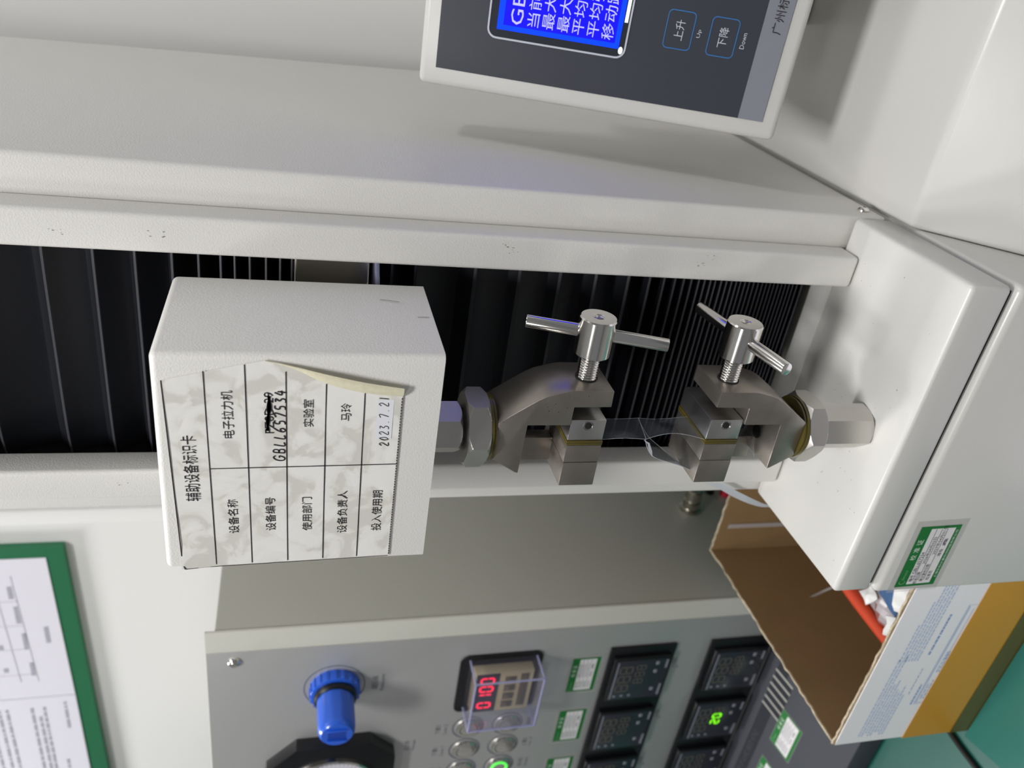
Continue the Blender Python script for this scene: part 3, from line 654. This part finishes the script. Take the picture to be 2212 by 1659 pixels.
# regulator knob
KX, KZ = -.6838, -.0465
bm = B(); ringmesh(bm, [(.0306 * math.cos(k * PI / 24), .0306 * math.sin(k * PI / 24)) for k in range(48)], [(.0294 * math.cos(k * PI / 24), .0294 * math.sin(k * PI / 24)) for k in range(48)], lambda u, v_: (KX + u, FY - .0003, KZ + v_))
obj('printed_ring', bm, GREYINK, mc)
bm = B(); lathe(bm, (KX, FY, KZ), FR, [(0, .0245), (.010, .0245), (.0115, .0236), (.0122, .0205), (.0122, .018)], 48)
for k in range(20):
    a_ = k * PI / 10; box(bm, KX + .0235 * math.cos(a_) - .0018, KX + .0235 * math.cos(a_) + .0018, FY - .011, FY - .001, KZ + .0235 * math.sin(a_) - .0018, KZ + .0235 * math.sin(a_) + .0018, .0005)
kn = obj('regulator_knob', bm, BLUEP, mc, 'bright blue pressure regulator knob')
bm = B(); lathe(bm, (KX, FY - .0118, KZ), FR, [(0, .0204), (.0016, .0212), (.0050, .0208), (.0066, .0190), (.0066, .016)], 40); obj('rubber_band', bm, BLKP, kn)
bm = B(); pr = []; n = 48; t = bmesh.new(); rings = []
for h, r_ in ((.0165, .0180), (.020, .0182), (.050, .0180), (.0545, .0168), (.0570, .0145)):
    rings.append([t.verts.new((KX + (r_ - (.0006 if k % 4 == 0 and .019 < h < .052 else 0)) * math.cos(2 * PI * k / n), FY - h, KZ + (r_ - (.0006 if k % 4 == 0 and .019 < h < .052 else 0)) * math.sin(2 * PI * k / n))) for k in range(n)])
for A, C_ in zip(rings, rings[1:]):
    for k in range(n): t.faces.new((A[k], A[(k + 1) % n], C_[(k + 1) % n], C_[k]))
t.faces.new(rings[-1]); bmesh.ops.recalc_face_normals(t, faces=t.faces); add(bm, t)
obj('knob_cap', bm, BLUEP, kn)
bm = B(); box(bm, KX - .0065, KX + .0065, FY - .0572, FY - .0568, KZ - .0085, KZ + .0085); obj('cap_recess', bm, mat('blue_recess', s(24, 66, 170), .4), kn)
bm = B(); box(bm, KX - .0080, KX - .0066, FY - .0590, FY - .0560, KZ - .0095, KZ + .0095, .0004); box(bm, KX + .0066, KX + .0080, FY - .0590, FY - .0560, KZ - .0095, KZ + .0095, .0004); obj('cap_rib', bm, BLUEP, kn)
def plab(*items):
    bm_ = B()
    for body, x, z, w_, h_ in items: textmesh(bm_, body, (x, FY - .0003, z), X, Z, w_, h_)
    obj('lettering', bm_, GREYINK, mc)
plab(('调压阀', -.6838, -.0868, .020, .0066), ('Pressure', -.6838, -.0945, .024, .0042))
plab(('压力表', -.790, -.128, .016, .006), ('Gauge', -.790, -.1355, .018, .004))
for x, a_, e_ in ((-.7690, '下置2', 'Low 2'), (-.8065, '下置1', 'Low 1'), (-.8430, '电源', 'Power')): plab((a_, x, -.1605, .015, .0055), (e_, x, -.1685, .016, .0042))
for x, a_, e_ in ((-.7690, '脚踏', 'Foot'), (-.8065, '上置3', 'Up 3'), (-.8430, '启动', 'Start')): plab((a_, x, -.2650, .015, .0055), (e_, x, -.2725, .016, .0042))
for z in (-.4250, -.5455):
    for k in range(4): plab(('%d组' % (k + 1), -.692 - .0877 * k, z, .014, .0050), ('T', -.700 - .0877 * k, z - .006, .010, .003))
# pressure gauge
GXc, GZc = -.8255, -.0475
bm = B(); poly(bm, [(-.7595, -.0100), (-.7595, -.0860), (-.7860, -.1135), (-.8650, -.1135), (-.8915, -.0860), (-.8915, -.0100), (-.8700, .0200), (-.8480, .0200), (-.8480, .0235), (-.8030, .0235), (-.8030, .0200), (-.7900, .0200)][::-1], 'y', MY - .016, FY, .0008)
ga = obj('pressure_gauge', bm, BLKP, mc, 'black framed round pressure gauge')
bm = B(); lathe(bm, (GXc, MY - .0155, GZc), FR, [(0, .0480), (.005, .0480), (.0065, .0465), (.0050, .0440), (.002, .0430)], 64); obj('gauge_rim', bm, CHROME, ga)
bm = B(); cyl(bm, (GXc, MY - .0160, GZc), (GXc, MY - .0172, GZc), .0436, 64); obj('gauge_dial', bm, PAPERL, ga)
bm = B()
for k in range(41):
    a_ = math.radians(225 - 270 * k / 40); r0 = .034 if k % 10 == 0 else .037
    stroke(bm, [(GXc + r0 * math.cos(a_), MY - .0175, GZc + r0 * math.sin(a_)), (GXc + .041 * math.cos(a_), MY - .0175, GZc + .041 * math.sin(a_))], .0008 if k % 10 == 0 else .0004, FR)
stroke(bm, [(GXc - .006, MY - .0182, GZc - .008), (GXc + .022, MY - .0182, GZc + .018)], .0015, FR)
obj('gauge_marks', bm, INK, ga)
# timer in a clear cover
bm = B(); 
t = bmesh.new()
ringmesh(bm, rrect(-.7395, -.6545, -.2635, -.1740, .008), rrect(-.7365, -.6575, -.2605, -.1770, .006), lambda u, v_: (u, FY - .0022, v_))
ringmesh(bm, rrect(-.7395, -.6545, -.2635, -.1740, .008), rrect(-.7397, -.6543, -.2637, -.1738, .008), lambda u, v_: (u, FY - (.0022 if abs(u + .697) < .0426 and abs(v_ + .21875) < .0449 else 0), v_))
tm = obj('timer', bm, BLKP, mc, 'red digit timer under a clear hinged cover')
bm = B(); poly(bm, rrect(-.7385, -.6555, -.2625, -.1750, .007), 'y', FY - .0018, FY + .0002); obj('timer_frame', bm, BLKP, tm)
bm = B(); box(bm, -.7280, -.6680, -.0 + MY - .0150, MY - .003, -.2520, -.1880, .0008); obj('timer_body', bm, BEIGE, tm)
YT = MY - .0152
bm = B(); xz(bm, -.7270, -.6690, -.2150, -.1900, YT); obj('display_window', bm, PURPD, tm)
SEG = {'0': 'abcdef', '1': 'bc', '2': 'abged', '3': 'abgcd', '4': 'fgbc', '5': 'afgcd', '6': 'afgedc', '7': 'abc', '8': 'abcdefg', '9': 'abcdfg'}
def seven(bm_, ch, x, z, w_, h_, y, pen):
    P = {'a': ((0, 1), (1, 1)), 'b': ((1, 1), (1, .5)), 'c': ((1, .5), (1, 0)), 'd': ((0, 0), (1, 0)), 'e': ((0, .5), (0, 0)), 'f': ((0, 1), (0, .5)), 'g': ((0, .5), (1, .5))}
    for sname in SEG[ch]:
        (a0, b0), (a1, b1) = P[sname]; m_ = .08
        dx, dz = (a1 - a0) * m_, (b1 - b0) * m_
        stroke(bm_, [(x + (a0 + dx) * w_, y, z + (b0 + dz) * h_), (x + (a1 - dx) * w_, y, z + (b1 - dz) * h_)], pen, FR)
bm = B()
for k, ch in enumerate('0100'): seven(bm, ch, -.7205 + .0125 * k, -.2090, .0075, .0135, YT - .0003, .0022)
obj('red_digit', bm, REDLED, tm)
for k in range(4):
    bm = B(); box(bm, -.7215 + k * .0125, -.7125 + k * .0125, YT - .0012, YT, -.2330, -.2210, .0004)
    box(bm, -.7195 + k * .0125, -.7145 + k * .0125, YT - .0025, YT - .0008, -.2290, -.2250, .0004); obj('thumb_wheel', bm, BROWNG, tm)
bm = B(); box(bm, -.7215, -.672, YT - .0006, YT, -.2470, -.2380, .0004); obj('label_strip', bm, BROWNG, tm)
bm = B(); x0, x1, y0, y1, z0, z1 = -.7330, -.6605, MY - .034, FY - .0022, -.2565, -.1838; th = .0010
for q in ((x0, x1, y0, y0 + th, z0, z1), (x0, x0 + th, y0, y1, z0, z1), (x1 - th, x1, y0, y1, z0, z1), (x0, x1, y0, y1, z0, z0 + th), (x0, x1, y0, y1, z1 - th, z1)): box(bm, *q)
cv = obj('clear_cover', bm, CLEAR, tm, 'clear acrylic cover')
bm = B()
for p, q in (((x0, y0, z0), (x1, y0, z0)), ((x0, y0, z1), (x1, y0, z1)), ((x0, y0, z0), (x0, y0, z1)), ((x1, y0, z0), (x1, y0, z1)), ((x0, y0, z0), (x0, y1, z0)), ((x0, y0, z1), (x0, y1, z1)), ((x1, y0, z0), (x1, y1, z0)), ((x1, y0, z1), (x1, y1, z1))):
    cyl(bm, p, q, .0012, 10)
obj('cover_edge', bm, CLEARE, tm)
# push buttons
for x in (-.7690, -.8065, -.8430, -.8800):
    for z in (-.1942, -.2392):
        bm = B(); lathe(bm, (x, FY, z), FR, [(0, .0138), (.0025, .0138), (.0038, .0125), (.0040, .0100), (.0025, .0095), (.0040, .0088), (.0045, 0)], 36); pb = obj('push_button', bm, CHROME, mc)
        bm = B(); ringmesh(bm, [(.0182 * math.cos(k * PI / 20), .0182 * math.sin(k * PI / 20)) for k in range(40)], [(.0160 * math.cos(k * PI / 20), .0160 * math.sin(k * PI / 20)) for k in range(40)], lambda u, v_: (x + u, FY - .0003, z + v_)); obj('printed_halo', bm, GREYINK, pb)
        if x < -.83 and (z < -.2 or x < -.86):
            bm = B(); lathe(bm, (x, FY - .0035, z), FR, [(0, .0105), (.0014, .0100), (.0012, .0075), (0, .0070)], 30); obj('lamp_ring', bm, GRNLAMP, pb, 'lit green ring')
# stickers above the controllers
for cx in (-.6995, -.7850, -.8700):
    sticker(mc, front_place(cx, -.3165, FY), .0530, .0325, .0045, fine=False)
# temperature controllers
lit = {(0, 2): '20', (1, 1): '20'}
for row, (zt, zb_) in enumerate(((-.3410, -.4200), (-.4630, -.5420))):
    bm = B(); box(bm, -1.02, -.6590, FY - .0035, FY, zb_, zt, .001); obj('controller_rail', bm, BLKP, mc)
    for k in range(4):
        x1 = -.6715 - .0877 * k; x0 = x1 - .0640; z1, z0 = zt - .0065, zb_ + .0075; y_ = FY - .0095
        bm = B(); box(bm, x0 - .0016, x1 + .0016, y_, FY - .003, z0 - .0016, z1 + .0016, .0012, 2); tc = obj('temperature_controller', bm, BLKP, mc)
        bm = B(); box(bm, x0 + .0012, x1 - .0012, y_ - .0006, y_, z0 + .0012, z1 - .0012, .0003); obj('controller_face', bm, BLKS, tc)
        bm = B()
        for q in range(3):
            seven(bm, '8', x0 + .0145 + .0145 * q, z1 - .0215, .0100, .0145, y_ - .0009, .0017)
            if not ((row, k) in lit and q < 2): seven(bm, '8', x0 + .0265 + .0108 * q, z1 - .0370, .0068, .0105, y_ - .0009, .0013)
        obj('unlit_digit', bm, OFFLED, tc)
        if (row, k) in lit:
            bm = B()
            for q, ch in enumerate(lit[(row, k)]): seven(bm, ch, x0 + .0265 + .0108 * q, z1 - .0370, .0068, .0105, y_ - .0010, .0022)
            obj('green_digit', bm, GRNLED, tc)
        for q in range(3): bm = B(); cyl(bm, (x0 + .0070, y_ - .0006, z1 - .008 - q * .0090), (x0 + .0070, y_ - .0010, z1 - .008 - q * .0090), .0017, 12); obj('indicator', bm, PANELG, tc)
        for q, (xx, zz_) in enumerate(((x0 + .015, z0 + .0130), (x1 - .020, z0 + .0150), (x1 - .007, z0 + .0150))): bm = B(); box(bm, xx - .0025, xx + .0025, y_ - .0014, y_ - .0006, zz_ - .002, zz_ + .002, .0004); obj('key', bm, PANELG, tc)
        for xa, xb in ((x1 - .016, x1 - .003), (x0 + .004, x0 + .022)): bm = B(); box(bm, xa, xb, y_ - .0009, y_ - .0006, z0 + .0022, z0 + .0046); obj('face_mark', bm, PANELG, tc)
        bm = B(); box(bm, x0 + .003, x1 - .003, y_ - .0009, y_ - .0006, z1 - .0040, z1 - .0026); obj('face_line', bm, PANELG, tc)
# sloping foot of the machine
FT = [(MY, -.5485), (.548, -.5500), (.425, -.5700), (.425, -.5980), (.70, -.5980), (.70, -.5485)]
bm = B(); poly(bm, FT, 'x', -1.15, -.640, .002, 2); ft = obj('sloping_foot', bm, FOOTM, mc, 'dark grey sloping foot')
sl = Vector((0, .425 - .548, -.5700 + .5500)).normalized(); nn = Vector((0, sl.z, -sl.y)); nn = nn if nn.z > 0 else -nn
def FP(x, d_, h=0): return Vector((x, .548, -.5500)) + sl * d_ + nn * h
def fquad(bm_, x0, x1, d0, d1, h):
    vv = [bm_.verts.new(FP(*p, h)) for p in ((x0, d1), (x1, d1), (x1, d0), (x0, d0))]; bm_.faces.new(vv)
bm = B(); fquad(bm, -1.1, -.648, .002, .0185, .0004); obj('foot_strip', bm, FOOTD, mc)
bm = B(); textmesh(bm, '热封试验仪', FP(-.845, .0095, .0006), X, -sl, .10, .008); obj('lettering', bm, FOOTM, mc)
for k in range(5):
    bm = B(); fquad(bm, -.7030 - .0110 * k - .0035, -.7030 - .0110 * k + .0035, .002, .0300, .0005); obj('vent_slot', bm, FOOTD, mc)
for k in range(6):
    bm = B(); fquad(bm, -.6975 - .0110 * k - .0012, -.6975 - .0110 * k + .0012, .001, .0310, .0008); obj('vent_slat', bm, MACHS, mc)
for x, d_ in ((-.7585, .047), (-.8420, .047)):
    sticker(mc, (lambda cx, cd_: (lambda u, v_, h: tuple(FP(cx + u, cd_ - v_, h))))(x, d_), .0530, .0325, .001, fine=False)
bm = B()
for x in (-1.10, -.64):
    for y in (.46, .84): bm = B(); cyl(bm, (x, y, -.5998), (x, y, -.590), .012, 16); obj('foot', bm, BLKP, mc)
# fitting and red plug on its right side
bm = B(); lathe(bm, (MX, .7215, -.4895), X, [(0, .0135), (.004, .0135), (.0045, .0110), (.014, .0110), (.0145, .0090), (.018, .0085), (.0185, .0105), (.030, .0105), (.0315, .0090), (.0315, 0)], 28)
obj('air_fitting', bm, NICKEL, mc, 'nickel push-in air fitting')
bm = B(); lathe(bm, (MX, .7492, -.5535), X, [(0, .0075), (.008, .0075), (.010, .006), (.010, 0)], 24); obj('red_plug', bm, REDP, mc, 'small red plug')
bm = B(); lathe(bm, (MX, .7550, -.5330), X, [(0, .006), (.006, .006), (.006, 0)], 24); obj('black_plug', bm, BLKP, mc)

# ------------------------------------------------------------------ cardboard box and what lies in it
bx0, bx1, by0, by1, bz0, bz1 = -.5685, -.3535, .3622, .6120, -.5998, -.4570
cb = thing('cardboard_box', 'open cardboard box, brown inside and white outside with blue print and brown tape', 'box', (-.46, .48, -.6))
def wall_strip(name, a, b, m_, inner, label=None):
    bm_ = B(); n = 46; A, C_ = Vector(a), Vector(b); rr_ = random.Random(name)
    zt_ = [bz1 + rr_.uniform(-.0008, .0008) for _ in range(n + 1)]
    off = Vector(inner) * .0022; rows_ = []
    lo = [A.lerp(C_, i / n) for i in range(n + 1)]
    o_ = [bm_.verts.new((p.x, p.y, bz0)) for p in lo]; ot = [bm_.verts.new((p.x, p.y, zt_[i])) for i, p in enumerate(lo)]
    i_ = [bm_.verts.new((p.x + off.x, p.y + off.y, bz0)) for p in lo]; it = [bm_.verts.new((p.x + off.x, p.y + off.y, zt_[i])) for i, p in enumerate(lo)]
    for i in range(n):
        bm_.faces.new((o_[i], o_[i + 1], ot[i + 1], ot[i])); bm_.faces.new((i_[i], i_[i + 1], it[i + 1], it[i])); bm_.faces.new((o_[i], o_[i + 1], i_[i + 1], i_[i]))
    for q in (0, n): bm_.faces.new((o_[q], ot[q], it[q], i_[q]))
    ob = obj(name, bm_, m_, cb, label, angle=25)
    bm_ = B(); tt = []
    for i, p in enumerate(lo):
        rr2 = rr_.uniform(-.0004, .0004); tt.append([(p.x - off.x * (.06 + rr2 * 100), p.y - off.y * (.06 + rr2 * 100), zt_[i] - .0012 + rr2), (p.x + off.x * .25, p.y + off.y * .25, zt_[i] + .0005 + rr2), (p.x + off.x * .75, p.y + off.y * .75, zt_[i] + .0004 - rr2), (p.x + off.x * 1.04, p.y + off.y * 1.04, zt_[i] - .0010)])
    sheet(bm_, tt); obj('torn_rim', bm_, CARDE, ob, 'torn cut rim'); return ob
# each wall is two skins: the inner kraft wall and the outer liner
wall_strip('front_wall', (bx0, by0 + .0006, 0), (bx1, by0 + .0006, 0), CARD, (0, 1, 0))
wall_strip('left_wall', (bx0, by0, 0), (bx0, by1, 0), CARD, (1, 0, 0))
wall_strip('back_wall', (bx0, by1, 0), (bx1, by1, 0), CARD, (0, -1, 0))
wall_strip('right_wall', (bx1, by0, 0), (bx1, by1, 0), CARD, (-1, 0, 0))
bm = B(); box(bm, bx0, bx1, by0, by1, bz0, bz0 + .003); obj('box_bottom', bm, CARD, cb)
bm = B(); box(bm, bx0 - .0003, bx1, by0 - .0002, by0 + .0004, bz0, bz1 - .0016); obj('front_liner', bm, CARDW, cb, 'white outer face with faded blue print')
bm = B(); box(bm, bx0 - .0005, bx0 + .0001, by0, by1, bz0, bz1 - .0016); obj('side_liner', bm, CARDW, cb)
yp = by0 - .0004
bm = B(); rr = random.Random(11)
def dashes(bm_, x0, x1, z, ht, y=yp):
    x = x0
    while x < x1:
        L_ = rr.uniform(.0015, .005)
        L_ = min(L_, x1 - x); xz(bm_, x, x + L_ * .85, z - ht / 2, z + ht / 2, y); x += L_ + rr.choice((.0002, .0002, .0008))
for i in range(9): dashes(bm, -.561 + rr.choice((0, 0, .004)), (-.474, -.478, -.470, -.505, -.500, -.512, -.515, -.508, -.52)[i] + .01, -.4790 - i * .0030, .0016)
for i in range(7): dashes(bm, -.468, (-.425, -.400, -.372, -.366, -.362, -.362, -.366)[i], -.4800 - i * .0029, .0015)
obj('faded_print', bm, BLUEINK, cb, 'rows of faded blue print'); cb.children[-1]['kind'] = 'stuff'
bm = B(); dashes(bm, -.4620, -.4160, -.5060, .0020); dashes(bm, -.5100, -.4780, -.5080, .0008); dashes(bm, -.524, -.4990, -.5163, .0017)
for P in ([(-.5236, yp, -.5765), (-.5236, yp, -.5196), (-.4075, yp, -.5193), (-.4075, yp, -.5660), (-.5236, yp, -.5765)], [(-.5220, yp, -.5750), (-.5220, yp, -.5210), (-.4090, yp, -.5207)]): stroke(bm, P, .0006, FR)
for i in range(5): dashes(bm, -.518, -.4980 + .004 * i, -.5235 - i * .0028, .0010); dashes(bm, -.485, -.4600, -.5245 - i * .0022, .0009)
for i in range(6): stroke(bm, [(-.4700, yp, -.5260 - i * .0060), (-.4115, yp, -.5255 - i * .0060)], .0004, FR)
for i in range(6): stroke(bm, [(-.5050, yp, -.5400 - i * .0050), (-.4600, yp, -.5395 - i * .0050)], .0004, FR)
dashes(bm, -.4550, -.4490, -.5358, .005); dashes(bm, -.5060, -.5000, -.5580, .006)
o_ = obj('blue_form_print', bm, BLUEINK2, cb, 'blue printed form frame'); o_['kind'] = 'stuff'
bm = B(); box(bm, bx0 - .0012, bx1, by0 - .0009, by0 - .0007, bz0 + .0002, -.5278); box(bm, bx0 - .0012, bx0 - .0010, by0 - .0008, by0 + .05, bz0 + .0002, -.5278)
obj('packing_tape', bm, TAPE, cb, 'translucent brown packing tape')
bm = B(); box(bm, bx0 - .0016, bx1, by0 - .0013, by0 - .0011, bz0 + .0002, -.5790); obj('tape_overlap', bm, film_mat('olive_tape', s(200, 190, 110), s(128, 116, 40), .5, 1.4, .35), cb, 'darker doubled tape along the bottom')
bm = B(); sheet(bm, [[(-.5350, by1 - .0036, bz1 - .01), (-.5350, by1 - .0036, bz0 + .02)], [(-.5290, by1 - .0040, bz1 - .01), (-.5290, by1 - .0040, bz0 + .02)]]); obj('tape_strip', bm, FILMW, cb, 'thin clear tape strip on the back wall')

oh = B(); tube(oh, smooth_path([(-.4780, .600, -.5080), (-.4870, .535, -.5150), (-.4995, .4690, -.5205), (-.5035, .4130, -.5235), (-.5065, .3720, -.5255)], 5), .0068, 20)
tag(obj('orange_handle', oh, ORANGE), 'orange red plastic rod leaning across the inside of the cardboard box', 'rod')
bm = B(); rows = []; rr = random.Random(5)
for i in range(19):
    row = []
    for j in range(15):
        x, y = -.3620 - .0072 * i, .372 + .0078 * j; h_ = math.exp(-(((x + .4700) / .040) ** 2 + ((y - .4250) / .040) ** 2)) * .036
        row.append((x + rr.uniform(-.002, .002), y + rr.uniform(-.002, .002), -.5420 + h_ + rr.uniform(-.0035, .0035)))
    rows.append(row)
sheet(bm, rows); tag(obj('plastic_bag', bm, BAG, angle=16), 'crumpled cloudy plastic bag lying in the cardboard box', 'bag')
bm = B(); rows = []
for i in range(7): rows.append([(-.4300 - .0050 * i, .3950 + .0058 * j, -.5030 + .0020 * math.sin(i * 1.1 + j * .8)) for j in range(7)])
sheet(bm, rows); bmesh.ops.solidify(bm, geom=bm.faces[:], thickness=.002); tag(obj('blue_pouch', bm, BLUEC, angle=30), 'small blue pouch lying on the bag in the cardboard box', 'pouch')
for i, (cx, cy, cz, sx, rz, lab) in enumerate(((-.4270, .3890, -.4900, .0125, .5, 'white scrap of folded paper over the blue pouch, next to the tester base'), (-.4570, .3860, -.4890, .0090, .3, 'bright white square scrap behind the box front rim'), (-.4660, .4340, -.5000, .0065, 1.2, 'shiny white scrap at the orange rod in the cardboard box'))):
    bm = B(); t = bmesh.new(); bmesh.ops.create_grid(t, x_segments=4, y_segments=4, size=sx)
    for v_ in t.verts: v_.co.z += .003 * math.sin(v_.co.x * 400 + i) * math.cos(v_.co.y * 300)
    bmesh.ops.solidify(t, geom=t.faces[:], thickness=.0012)
    bmesh.ops.transform(t, matrix=Matrix.Translation((cx, cy, cz)) @ Matrix.Rotation(rz, 4, 'Z') @ Matrix.Rotation(.35, 4, 'X'), verts=t.verts)
    add(bm, t); tag(obj('paper_scrap', bm, WHITEC), lab, 'scrap', 'white scraps in the cardboard box')
bm = B(); sheet(bm, [[(-.5510, .5160, -.5200), (-.5480, .5130, -.5240)], [(-.5210, .4975, -.5180), (-.5190, .4950, -.5225)], [(-.470, .470, -.530), (-.470, .468, -.535)]]); bmesh.ops.solidify(bm, geom=bm.faces[:], thickness=.0006)
tag(obj('clear_strip', bm, FILMW), 'thin clear plastic strip poking out inside the cardboard box', 'strip')

# ------------------------------------------------------------------ small loose things
bm = B(); P = smooth_path([(-.3300, .4335, -.2915), (-.3344, .4335, -.3017), (-.3404, .4340, -.3161), (-.3479, .4340, -.3302), (-.3546, .4340, -.3444), (-.3591, .4340, -.3561), (-.3605, .4340, -.3640)], 5)
rows = []
for k, p in enumerate(P):
    t_ = k / (len(P) - 1); w_ = .0005 + .0021 * math.sin(PI * min(1, t_ * 1.05)) ** .8 if t_ < .95 else .0008
    rows.append([(p.x + w_ * .91, p.y + .0006, p.z - w_ * .41), (p.x - w_ * .91, p.y - .0006, p.z + w_ * .41)])
sheet(bm, rows); bmesh.ops.solidify(bm, geom=bm.faces[:], thickness=.0011)
tag(obj('cable_tie', bm, TIEW), 'white nylon strap curving behind the lower grip beside the tester base', 'strap')
bm = B(); tube(bm, smooth_path([(-.5560, .60, -.5972), (-.5720, .50, -.5972), (-.5862, .3770, -.5972), (-.5885, .3350, -.5972), (-.5905, .28, -.5972), (-.585, .20, -.5972), (-.57, .13, -.5972)], 6), .0027, 12)
tag(obj('power_cable', bm, CABLEB), 'black cable running out from under the cardboard box over the teal mat', 'cable')

# ------------------------------------------------------------------ notice board on the wall
nb = thing('notice_board', 'green framed notice board with two printed sheets on the white wall', 'notice board', (-1.1, .905, .268))
def NB(x, z, h): return (x, .905 - h, z - (x + .77) * -.0)
bm = B(); poly(bm, [(-.7710, .2815), (-.7710, .90), (-1.62, .90), (-1.62, .2600), (-1.2000, .2700)], 'y', .893, .9045, .001); obj('board', bm, GREENB, nb)
bm = B(); poly(bm, [(-.7870, .3030), (-.7870, .88), (-1.0480, .88), (-1.0480, .2965)], 'y', .8915, .8929); p1 = obj('paper', bm, PAPERL, nb)
bm = B(); poly(bm, [(-1.0495, .2965), (-1.0495, .88), (-1.60, .88), (-1.60, .2880)], 'y', .8915, .8929); p2 = obj('paper', bm, PAPERL, nb)
bm = B(); yq = .8911
for z in (.3400, .3620, .3900): stroke(bm, [(-.815, yq, z + .008), (-1.015, yq, z)], .0012, FR)
for x in (-.86, -.905, -.95, -1.0): stroke(bm, [(x, yq, .345), (x, yq, .42)], .0008, FR)
obj('table_rule', bm, PALEINK, p1)
bm = B(); rr = random.Random(2)
for x, z, w_ in ((-.845, .352, .02), (-.885, .349, .03), (-.935, .346, .03), (-.99, .344, .025), (-.84, .377, .015), (-.90, .377, .006), (-.945, .377, .006), (-.99, .377, .006), (-.925, .318, .03)):
    x_ = x - w_ / 2
    while x_ < x + w_ / 2: xz(bm, x_, x_ + .0035, z - .0028, z + .0028, yq); x_ += .0045
obj('table_entry', bm, PAPERINK, p1); nb.children[-1]
bm = B()
for i, (z, xe, xs_) in enumerate(((.312, -1.06, -1.12), (.322, -1.33, -1.19), (.340, -1.25, -1.07), (.347, -1.37, -1.09), (.356, -1.36, -1.07), (.372, -1.34, -1.22), (.388, -1.38, -1.07), (.398, -1.38, -1.07), (.41, -1.3, -1.1))):
    x_ = xe if xe < xs_ else xs_; end = max(xe, xs_)
    while x_ < end: L_ = rr.uniform(.004, .02); xz(bm, x_, min(end, x_ + L_), z - .0018, z + .0018, yq); x_ += L_ + .003
obj('printed_line', bm, PAPERINK, p2)
for o in list(bpy.data.objects):
    if o.type == 'MESH' and o.parent and o.name.split('.')[0] in ('printed_line', 'table_entry', 'faded_print', 'blue_form_print'): o['kind'] = 'stuff'
